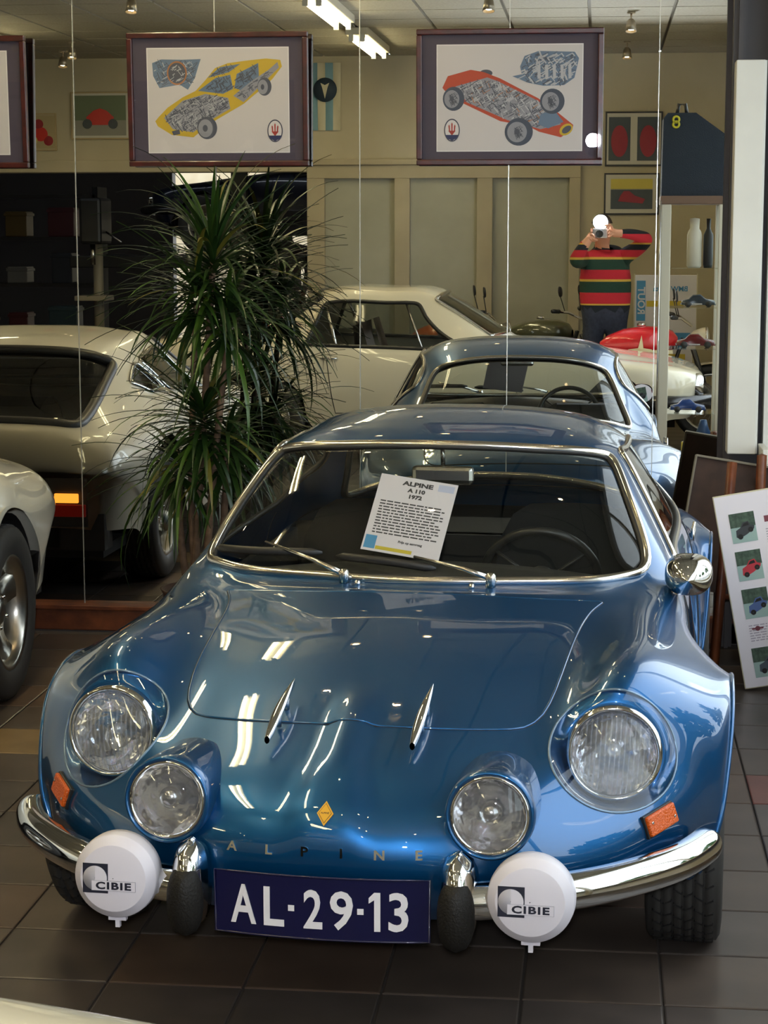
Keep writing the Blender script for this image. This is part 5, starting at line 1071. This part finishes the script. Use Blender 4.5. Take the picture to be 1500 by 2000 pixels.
# ---- motorcycles
def motorcycle(loc, rz, label, col, name='motorcycle', star=False):
    """front along +x, wheels on the ground"""
    t = empty(name, loc, rz, label, 'motorcycle', 'motorcycles behind the photographer'); P_ = paint_mat('tank_' + '_'.join(map(str, col)), rgb(*col), .1, .3, False)
    for x in (-.66, .66):
        w = empty('wheel', (x, 0, .30)); w.parent = t; M_ = Matrix.Rotation(PI / 2, 4, 'X')
        b = MB(); b.tube([(.265 * math.cos(a), 0, .265 * math.sin(a)) for a in np.linspace(0, 2 * PI, 36, endpoint=False)], .036, 10, closed=True); b.build('tyre', TYRE, w)
        b = MB(); b.tube([(.222 * math.cos(a), 0, .222 * math.sin(a)) for a in np.linspace(0, 2 * PI, 36, endpoint=False)], .014, 8, closed=True, flat=1.0); b.lathe([(.05, -.05), (.06, -.03), (.06, .03), (.05, .05)], 20, M_); b.build('rim', CHROME, w)
        for k in range(18): a = 2 * PI * k / 18; b = MB(); b.tube([(.055 * math.cos(a + .5), .02 * (-1) ** k, .055 * math.sin(a + .5)), (.22 * math.cos(a), 0, .22 * math.sin(a))], .0022, 4); b.build('spoke', CHROME, w)
        b = MB(); f0, f1 = ((.2, 2.6) if x > 0 else (.1, 2.9)); b.grid([[(x + .32 * math.cos(a), y, .30 + .32 * math.sin(a) - .01 * abs(y) / .05) for y in (-.055, -.03, 0, .03, .055)] for a in np.linspace(f0, f1, 20)]); b.build('mudguard', IVORY if star else CHROME_D, t)
    b = MB()
    for s in (-1, 1):
        b.tube([(.66, s * .075, .30), (.50, s * .075, .78)], .019, 8); b.tube([(-.66, s * .09, .30), (-.30, s * .07, .36), (.30, s * .05, .34), (.44, s * .02, .80)], .014, 8); b.tube([(-.62, s * .1, .33), (-.50, s * .1, .66)], .016, 8); b.tube([(-.70, s * .07, .66), (-.2, s * .06, .66), (.42, s * .03, .74)], .013, 8)
    b.build('frame', BLACK, t)
    b = MB(); b.box((-.16, -.11, .22), (.20, .11, .42), bev=.03); M_ = Matrix.Translation((.05, 0, .42)) @ Matrix.Rotation(.15, 4, 'Y')
    for k in range(7): b.box((-.075, -.085, .02 * k), (.085, .085, .02 * k + .011), M_)
    b.lathe([(.06, 0), (.06, .15)], 16, M_); b.build('engine', mat('cast_alloy', (.32, .31, .3), .4, .9), t)
    G = []
    for x, w, z0, z1 in ((-.20, .05, .69, .77), (-.14, .085, .67, .82), (-.02, .115, .66, .87), (.14, .135, .66, .895), (.28, .125, .68, .89), (.36, .085, .71, .86), (.40, .03, .75, .81)):
        zc, hz = (z0 + z1) / 2, (z1 - z0) / 2; G.append([(x, w * math.copysign(abs(math.cos(a)) ** .75, math.cos(a)), zc + hz * math.copysign(abs(math.sin(a)) ** .8, math.sin(a))) for a in np.linspace(0, 2 * PI, 24, endpoint=False)])
    b = MB(); b.grid(G, True, True); tk = b.build('fuel_tank', P_, t)
    b = MB(); b.lathe([(.035, 0), (.035, .02), (.02, .028), (.001, .028)], 18, Matrix.Translation((.12, 0, .893))); b.build('filler_cap', CHROME, tk)
    if star:
        for s in (-1, 1):
            b = MB(); b.add([(.02, s * .136, .70), (.20, s * .142, .70), (.20, s * .14, .72), (.135, s * .142, .73), (.12, s * .139, .83), (.095, s * .142, .73), (.02, s * .134, .72)], [tuple(range(7))]); b.grid([[(x, s * (.10 + .045 * math.sin((x + .2) * 5.0)), z) for z in (.685, .715)] for x in np.linspace(-.14, .36, 10)]); b.build('tank_flash', mat('cream_print', rgb(232, 218, 176), .4), tk)
            b = MB(); b.lathe([(.001, .003), (.024, .002), (.026, -.01)], 18, axis_to((0, s, 0), (.27, s * .127, .80)), caps=False); b.build('tank_badge', CHROME_D, tk)
    G = [[(x, w * q, z - .03 * q * q) for q in np.linspace(-1, 1, 9)] for x, w, z in ((-.80, .07, .70), (-.78, .10, .775), (-.5, .13, .79), (-.25, .11, .775), (-.19, .07, .75), (-.18, .05, .70))]
    b = MB(); b.grid(G); b.box((-.78, -.09, .67), (-.2, .09, .74), bev=.02); b.build('seat', BLACK, t)
    b = MB(); b.lathe([(.02, -.13), (.06, -.1), (.085, -.03), (.088, 0)], 24, axis_to((1, 0, 0), (.62, 0, .80)), caps=False); hl_ = b.build('headlamp', CHROME if not star else IVORY, t); b = MB(); b.lathe([(.088, -.01), (.092, .006), (.08, .012), (.04, .022), (.001, .025)], 24, axis_to((1, 0, 0), (.62, 0, .80))); b.build('headlamp_lens', CHROME, hl_)
    b = MB(); b.tube([(.36, -.34, .97), (.42, -.2, .96), (.50, -.06, .90), (.50, .06, .90), (.42, .2, .96), (.36, .34, .97)], .011, 8); b.build('handlebar', CHROME, t)
    for s in (-1, 1):
        b = MB(); b.tube([(.375, s * .30, .97), (.34, s * .38, .975)], .017, 8); b.build('grip', BLACK, t)
        b = MB(); b.tube([(.40, s * .22, .965), (.37, s * .27, 1.10)], .004, 6); b.lathe([(.045, 0), (.04, .012), (.001, .016)], 18, axis_to((1, 0, .1), (.37, s * .28, 1.13))); b.build('mirror', BLACK, t)
    b = MB(); b.tube([(.12, -.1, .45), (.26, -.12, .36), (.2, -.13, .24), (-.3, -.14, .24), (-.85, -.15, .30)], [.018, .018, .02, .03, .036], 12); b.build('exhaust', CHROME, t)
    b = MB(); b.tube([(-.05, .12, .24), (-.1, .24, .012)], .01, 6); b.build('side_stand', BLACK, t)
    b = MB(); b.box((-.84, -.04, .60), (-.79, .04, .68), bev=.01); b.build('tail_lamp', mat('red_lens', rgb(150, 16, 12), .2, coat=.5), t)
    return t
motorcycle((.21, .05, 0), 0, 'motorcycle with a bright red tank reflected below the photographer', (206, 18, 34), star=True)
motorcycle((-.60, -1.15, 0), math.radians(16), 'olive motorcycle reflected just left of the photographer', (74, 76, 50))
motorcycle((-1.35, -.75, 0), math.radians(-12), 'orange motorcycle reflected through the windows of the pale coupe', (196, 92, 24))
motorcycle((-2.6, -1.35, 0), math.radians(150), 'dark red motorcycle reflected above the pale coupe roof, mirrors raised', (96, 24, 26))

# ---- glass showcase with models, dark case on top
sc_ = empty('showcase', (.58, 3.02, 0), 0, 'narrow glass showcase with cream posts reflected at the right of the mirror', 'cabinet'); SCM = mat('showcase_cream', rgb(206, 198, 178), .4)
for x in (-.18, .17):
    for y in (-.17, .17): b = MB(); b.box((x - .03, y - .02, .06), (x + .03, y + .02, 1.78), bev=.004); b.build('post', SCM, sc_)
b = MB(); b.box((-.22, -.2, 0), (.21, .2, .06)); b.build('plinth', BLACK, sc_); b = MB(); b.box((-.215, -.195, .06), (.205, .195, .15), bev=.004); b.build('base', SCM, sc_); b = MB(); b.box((-.215, -.195, 1.78), (.205, .195, 1.83), bev=.004); b.build('top_board', mat('brown_top', rgb(110, 84, 66), .5), sc_)
for z in (.50, .90, 1.152, 1.394): b = MB(); b.box((-.15, -.17, z - .006), (.14, .17, z)); b.build('glass_shelf', PANE, sc_)
for x in (-.205, .195): b = MB(); b.box((x - .002, -.15, .15), (x + .002, .15, 1.78)); b.build('glass_side', PANE, sc_)
b = MB(); b.tube([(-.215, .198, .1), (-.215, .198, 1.8)], .005, 8); b.build('chrome_edge', CHROME, sc_)
def toy(x, z, col, k, lab, rz=0.0):
    t = empty('model_car', (.58 + x, 3.08, z), rz, lab, 'model car', 'model cars in the showcase'); c = mat('toy_%d_%d_%d' % col, rgb(*col), .25, coat=.6)
    b = MB(); G = [[(xx * k, w * q * k, zh * k) for q, zh in ((-.98, .012), (-1, .6 * min(zz, .04)), (-.94, .82 * zz), (-.6, zz), (0, zz * 1.03), (.6, zz), (.94, .82 * zz), (1, .6 * min(zz, .04)), (.98, .012))] for xx, w, zz in ((-.09, .03, .018), (-.088, .034, .034), (-.05, .036, .042), (-.028, .028, .064), (.012, .028, .066), (.04, .036, .044), (.085, .034, .036), (.092, .03, .016))]; b.grid(G); b.build('shell', c, t)
    for xx in (-.055, .055):
        for yy in (-.034, .034): b = MB(); b.lathe([(.016 * k, -.006 * k), (.016 * k, .006 * k)], 14, axis_to((0, 1, 0), (xx * k, yy * k, .016 * k))); b.build('wheel', TYRE, t)
    b = MB(); b.box((-.095 * k, -.03 * k, .014 * k), (.095 * k, .03 * k, .02 * k)); b.build('chassis', CHROME_D, t)
toy(.03, 1.152, (44, 52, 60), 1.15, 'grey model car on the second shelf of the showcase'); toy(.02, .90, (96, 26, 28), 1.3, 'dark red model car on the third shelf of the showcase'); toy(-.02, .50, (30, 60, 120), 1.2, 'blue model car on the lowest shelf of the showcase')
def flask(x, z, prof, m_, lab, nm='flask'):
    b = MB(); b.lathe(prof, 22); o = b.build(nm, m_, None, (.58 + x, 3.06, z)); tag(o, lab, 'bottle', 'bottles in the showcase')
flask(0, 1.394, [(.035, 0), (.045, .01), (.045, .20), (.04, .22), (.028, .24), (.03, .30), (.001, .305)], SCM, 'cream flask on the top shelf of the showcase'); flask(.085, 1.394, [(.025, 0), (.03, .02), (.03, .2), (.012, .24), (.014, .30), (.001, .30)], BLACK, 'black bottle on the top shelf of the showcase')
flask(.08, .15, [(.04, 0), (.045, .02), (.045, .22), (.03, .26), (.02, .3), (.001, .3)], mat('blue_can', rgb(40, 74, 120), .4), 'blue bottle on the floor of the showcase'); flask(-.02, .15, [(.035, 0), (.035, .16), (.001, .16)], mat('yellow_can', rgb(190, 170, 40), .4), 'yellow can on the floor of the showcase', 'tin_can')
bag = empty('instrument_case', (.56, 3.0, 1.83), 0, 'black padded case with a yellow mark standing on the showcase', 'case')
b = MB(); G = [(-.19, .0), (.185, .0), (.19, .37), (.03, .485), (.01, .50), (-.16, .50), (-.185, .47)]; b.prism(G, .3); b.build('case_body', mat('case_cloth', rgb(24, 34, 46), .75, bump=(160, .3)), bag); b = MB(); b.tube([(-.10, 0, .50), (-.09, 0, .56), (-.05, 0, .56), (-.04, 0, .50)], .012, 8); b.build('handle', BLACK, bag)
for dz in (0, .03): b = MB(); b.tube([(-.11 + .018 * math.cos(a), .153, .43 + dz + .018 * math.sin(a)) for a in np.linspace(0, 2 * PI, 18, endpoint=False)], .007, 6, closed=True); b.build('yellow_mark', mat('yellow_mark', rgb(200, 190, 50), .6), bag)

# ---- pictures, poster and flag on the wall behind the camera
def wall_picture(x0, x1, z0, z1, lab, art, fm=None, nm='wall_picture', y=None):
    t = empty(nm, ((x0 + x1) / 2, (Y0 if y is None else y) + .012, z0), 0, lab, 'picture', 'pictures on the wall behind the camera'); w, h = x1 - x0, z1 - z0
    b = MB(); b.box((-w / 2, -.01, 0), (w / 2, .008, h), bev=.003); b.build('frame', fm or mat('black_frame', rgb(50, 48, 46), .4), t); b = MB(); b.box((-w / 2 + .015, 0, .015), (w / 2 - .015, .011, h - .015)); b.build('mount', mat('pale_mount', rgb(206, 202, 190), .6), t)
    for k, (u0, v0, u1, v1, c) in enumerate(art): b = MB(); b.box((-w / 2 + u0 * w, 0, v0 * h), (-w / 2 + u1 * w, .0125 + .0006 * k, v1 * h)); b.build('picture_field', c, t)
    return t
DRED = mat('print_deep_red', rgb(150, 30, 44), .4); HOTR = mat('print_hot_red', rgb(196, 40, 34), .4); GRNP = mat('print_green', rgb(110, 122, 96), .6); GREYR = mat('print_road', rgb(150, 148, 138), .6); YLP = mat('print_yellowband', rgb(206, 190, 90), .6); DKP = mat('print_dusk', rgb(70, 78, 84), .5)
t = wall_picture(.033, .54, 2.2, 2.68, 'double picture of two red helmets above the photographer', [(.06, .1, .44, .9, DKP), (.56, .1, .94, .9, DKP)])  # each half shows a red helmet
for cx in (-.127, .127):
    b = MB(); b.grid([[(cx + .075 * r * math.cos(a), .0145 + .004 * (1 - r), .22 + .14 * r * math.sin(a)) for a in np.linspace(0, 2 * PI, 22, endpoint=False)] for r in (.02, .5, .85, 1)], True, True); b.build('red_helmet_picture', DRED, t)
t = wall_picture(.03, .52, 1.77, 2.14, 'framed picture of a red racing car on a road by the photographer', [(.12, .14, .88, .86, GREYR), (.12, .62, .88, .86, YLP), (.12, .14, .88, .6, DKP)]); b = MB(); b.add([(x, .0155, z) for x, z in ((-.12, .12), (.10, .1), (.12, .14), (.03, .17), (-.02, .21), (-.07, .21), (-.10, .17))], [tuple(range(7))]); b.build('red_car_picture', DRED, t)
t = wall_picture(-4.85, -4.3, 2.46, 2.89, 'wide painting of a red single seater above the workshop opening', [(.06, .08, .94, .92, GRNP), (.06, .08, .94, .4, GREYR)], mat('pale_wood', rgb(180, 160, 120), .6)); b = MB(); b.add([(x, .0155, z) for x, z in ((-.11, .13), (.11, .13), (.13, .2), (.06, .26), (.0, .28), (-.06, .26), (-.13, .2))], [tuple(range(7))]); b.build('single_seater', HOTR, t)
for x in (-.12, .12): b = MB(); b.lathe([(.001, .002), (.045, .002)], 14, axis_to((0, 1, 0), (x, .015, .14)), caps=False); b.build('painted_wheel', DKP, t)
t = wall_picture(-5.28, -4.99, 2.36, 2.70, 'small print of a red figure at the far left of the wall', [(.05, .05, .95, .95, mat('print_sand', rgb(176, 160, 122), .6))], mat('pale_wood', rgb(180, 160, 120), .6))
for x, z, r, m_ in ((-.02, .24, .045, DRED), (.0, .15, .065, HOTR), (-.07, .1, .04, YLP), (.07, .09, .045, DRED)): b = MB(); b.lathe([(.001, .004), (r, .002)], 18, axis_to((0, 1, 0), (x, .014, z)), caps=False); b.build('red_shape', m_, t)
fl_ = empty('pennant_flag', (-2.49, Y0 + .02, 2.53), 0, 'blue and white striped pennant with a round dark emblem', 'flag'); SKYB = mat('flag_blue', rgb(120, 156, 170), .8); FW = mat('flag_white', rgb(208, 200, 172), .8)
for k in range(4): b = MB(); b.grid([[(-.14 + .07 * (k + q), .012 * math.sin(5 * (k + q) + z * 6), z) for q in (0, .5, 1)] for z in np.linspace(0, .6, 8)]); b.build('stripe', SKYB if k % 2 == 0 else FW, fl_)
b = MB(); b.lathe([(.001, .012), (.105, .008), (.108, 0)], 28, axis_to((0, 1, 0), (.0, .014, .36))); b.build('emblem', mat('emblem_navy', rgb(34, 50, 66), .7), fl_); b = MB(); b.add([(0, .03, .28), (.025, .03, .38), (.04, .03, .42), (0, .03, .40), (-.04, .03, .42), (-.025, .03, .38)], [tuple(range(6))]); b.build('emblem_mark', FW, fl_)
po = empty('poster_stand', (.56, -1.25, 0), 0, 'white poster board on a stand reflected right of the photographer', 'poster'); po.rotation_euler = (math.radians(8), 0, 0)
b = MB(); b.box((-.26, -.012, .42), (.26, .0, 1.27), bev=.003); b.build('board', WHITE, po)
for s in (-1, 1): b = MB(); b.tube([(s * .22, -.03, 1.2), (s * .26, .02, 0.0)], .014, 6); b.build('leg', EDGE, po)
b = MB(); b.tube([(0, -.03, 1.15), (0, -.42, .06)], .014, 6); b.build('leg', EDGE, po)
b = MB(); b.box((-.16, -.002, 1.0), (.15, .002, 1.05)); b.build('yellow_band', YELP, po); b = MB(); b.box((-.245, -.002, .88), (-.17, .003, 1.22)); b.build('blue_panel', BLUEP, po)
text_mesh('poster_lettering', 'ROUT', .085, WHITE, po, face_front((-.207, .004, 1.05), (1, 0, 0), (0, 1, 0)), .0005, bold=.002); text_mesh('poster_heading', 'BMW Isetta', .06, BLUEP, po, face_front((.04, .003, 1.15), (0, 0, 1), (0, 1, 0)), .0005, bold=.001)
for x, z, c in ((.14, .72, BLUEP), (-.05, .70, GREYP), (.10, .54, YELP), (-.1, .52, GREYP)): b = MB(); b.box((x - .07, -.002, z - .06), (x + .07, .003, z + .06)); b.build('poster_photo', c, po)
for s in (-1, 1): b = MB(); b.box((-.268 if s < 0 else .258, -.014, .41), (-.258 if s < 0 else .268, .003, 1.28)); b.build('poster_edge', EDGE, po)

# ---- workshop seen through the opening
coupe('lifted_car', (-4.62, -5.1, 1.38), -PI / 2, 'dark blue car raised on a lift in the workshop', paint_mat('dark_blue_paint', rgb(14, 24, 48), .2, .35, False))
lf = empty('car_lift', (-2.9, -5.1, 0), 0, 'black platform lift carrying the dark blue car', 'car lift')
for s in (-1, 1): b = MB(); b.box((-2.45, s * .74 - .22, 1.26), (-.02, s * .74 + .22, 1.38), bev=.01); b.build('platform', BLACK, lf)
for s in (-1, 1): b = MB(); b.box((-.75, s * 1.05 - .06, 0), (-.6, s * 1.05 + .06, 2.3)); b.build('lift_post', mat('lift_paint', rgb(70, 66, 50), .5), lf)
lad = empty('step_ladder', (-3.95, -7.2, 0), 0, 'wooden ladder standing in the bright workshop doorway', 'ladder')
for s in (-1, 1): b = MB(); b.tube([(s * .16, 0, 1.55), (s * .22, .1, 0)], .022, 4); b.build('ladder_rail', WOOD, lad)
for k in range(5): z = .25 + .28 * k; b = MB(); b.tube([(-.215 + .01 * k, .09 - .018 * k, z), (.215 - .01 * k, .09 - .018 * k, z)], .014, 6); b.build('rung', WOOD, lad)
WSH = mat('white_shirt', rgb(226, 214, 220), .8)
V2 = [(0, 0, .92), (0, 0, 1.1), (0, 0, 1.28), (0, 0, 1.42), (0, .01, 1.5), (0, .02, 1.58), (0, .03, 1.68), (0, .02, 1.75), (.19, 0, 1.42), (.25, .03, 1.18), (.22, .16, .98), (.21, .2, .93), (-.19, 0, 1.42), (-.26, .02, 1.18), (-.24, .14, .97), (-.235, .18, .92), (.09, 0, .86), (.1, .02, .48), (.1, -.01, .09), (.11, .09, .04), (-.09, 0, .86), (-.1, .02, .48), (-.1, -.01, .09), (-.11, .09, .04)]
E2 = [(0, 1), (1, 2), (2, 3), (3, 4), (4, 5), (5, 6), (6, 7), (3, 8), (8, 9), (9, 10), (10, 11), (3, 12), (12, 13), (13, 14), (14, 15), (0, 16), (16, 17), (17, 18), (18, 19), (0, 20), (20, 21), (21, 22), (22, 23)]
R2 = [(.16, .12), (.165, .12), (.175, .12), (.15, .1), (.06, .06), (.07, .08), (.078, .092), (.06, .07), (.07, .07), (.05, .05), (.036, .036), (.03, .028), (.07, .07), (.05, .05), (.036, .036), (.03, .028), (.09, .095), (.065, .07), (.048, .05), (.04, .03), (.09, .095), (.065, .07), (.048, .05), (.04, .03)]
for w_, sgn in ((11, 1), (15, -1)): hand(V2, E2, R2, w_, (sgn * .205, .235, .90), [((sgn * (.19 + .018 * k), .27, .875), (sgn * (.19 + .018 * k), .285, .85), (sgn * (.19 + .018 * k), .28, .83)) for k in range(4)], ((sgn * .175, .24, .885), (sgn * .165, .26, .865)))
w2 = person('person', 'person in a white shirt standing in the bright workshop doorway', V2, E2, R2, WSH, JEANS, [(.205, .25, .89), (-.205, .25, .89)], (0, .03, 1.66), HAIR, (.9,)); w2.location = (-3.55, -6.9, 0)
sh_ = empty('workshop_shelf', (-6.3, -5.6, 0), 0, 'dark shelving crowded with parts in the workshop', 'shelf'); 
for x in (-1.0, .9): b = MB(); b.box((x - .03, -.2, 0), (x + .03, .2, 2.1)); b.build('upright', DARK, sh_)
for z in (.5, 1.05, 1.55, 2.0): b = MB(); b.box((-1.0, -.2, z - .02), (.9, .2, z + .02)); b.build('shelf_board', mat('dark_board', rgb(52, 46, 42), .8), sh_)
rg3 = random.Random(4); k = 0
BXC = [(50, 52, 58), (96, 74, 30), (74, 24, 26), (40, 60, 66), (110, 106, 100)]; ADJ = ['grey', 'mustard', 'maroon', 'teal', 'pale grey']; WH = {.52: 'lowest', 1.07: 'middle', 1.57: 'top'}
for z in (.52, 1.07, 1.57):
    for n_, x in enumerate((-.8, -.42, 0.0, .5)):
        i = (k * 2 + n_) % 5; w = rg3.uniform(.2, .32); h = rg3.uniform(.16, .34); b = MB(); b.box((-w / 2, -.14, 0), (w / 2, .14, h), bev=.012); b.box((-w / 2 - .01, -.15, h - .05), (w / 2 + .01, .15, h - .02), bev=.004)
        o = b.build('parts_bin', mat('bin_%d' % i, rgb(*BXC[i]), .6), None, (-6.3 + x, -5.6, z)); tag(o, '%s parts bin %s on the %s workshop shelf' % (ADJ[i], ('first', 'second', 'third', 'fourth')[n_], WH[z]), 'bin', 'bins on the workshop shelf')
    k += 1
dp = empty('drill_press', (-4.95, -3.75, 0), 0, 'pale pillar drill with a dark head in the workshop', 'machine'); PALE = mat('machine_beige', rgb(150, 140, 120), .5)
b = MB(); b.box((-.18, -.2, 0), (.18, .25, .08), bev=.01); b.build('foot', PALE, dp); b = MB(); b.tube([(0, 0, .08), (0, 0, 1.75)], .05, 14); b.build('column', PALE, dp); b = MB(); b.box((-.11, -.15, 1.5), (.11, .3, 1.95), bev=.03); b.build('head', BLACK, dp); b = MB(); b.box((-.16, .02, .95), (.16, .34, 1.0), bev=.008); b.build('table', PALE, dp); b = MB(); b.tube([(0, .2, 1.5), (0, .2, 1.3)], .025, 10); b.tube([(.11, .1, 1.62), (.28, .16, 1.52)], .01, 6); b.build('spindle', CHROME_D, dp)

# ---- outside the window: yard and trees
b = MB(); b.box((X1 + .15, -6, -.2), (26, 18, -.12)); b.box((X0 - 8, -16, -.2), (X1 + .15, -9.7, -.12)); struct(b.build('ground', mat('yard_paving', rgb(150, 148, 142), .8, noise=(2, rgb(132, 130, 124), 4))))
FOL = mat('tree_foliage', rgb(70, 104, 54), .7, noise=(2.2, rgb(40, 66, 32), 4))
def tree(x, y, h, r, seed, lab):
    t = empty('street_tree', (x, y, -.12), 0, lab, 'tree', 'trees outside the window'); b = MB(); b.tube([(0, 0, 0), (.05, .02, h * .3), (0, 0, h * .65)], [.2, .16, .08], 10); b.build('trunk', BARK, t)
    rg = random.Random(seed); b = MB()
    for k in range(260):
        th, ph = rg.uniform(0, 2 * PI), math.acos(rg.uniform(-.8, 1)); q = r * rg.uniform(.55, 1.05); c = Vector((q * math.sin(ph) * math.cos(th), q * math.sin(ph) * math.sin(th), h * .66 + q * 1.1 * math.cos(ph))); s = r * rg.uniform(.12, .24)
        M_ = Matrix.Translation(c) @ Matrix.Rotation(rg.uniform(0, 6), 4, (rg.random(), rg.random(), rg.random() + .1)); b.add([(s, 0, 0), (0, s * .8, .2 * s), (-s, 0, 0), (0, -s * .8, -.2 * s)], [(0, 1, 2, 3)], False, M_); b.add([(0, 0, s), (0, s * .7, 0), (0, 0, -s), (0, -s * .7, .1 * s)], [(0, 1, 2, 3)], False, M_)
    b.build('crown', FOL, t)
tree(13.5, 1.2, 5.0, 2.0, 1, 'leafy tree outside, nearest the showcase'); tree(12.0, 6.8, 5.2, 1.9, 2, 'leafy tree outside opposite the blue coupe'); tree(11.5, 12.5, 5.6, 2.2, 3, 'leafy tree outside beyond the mirror wall')
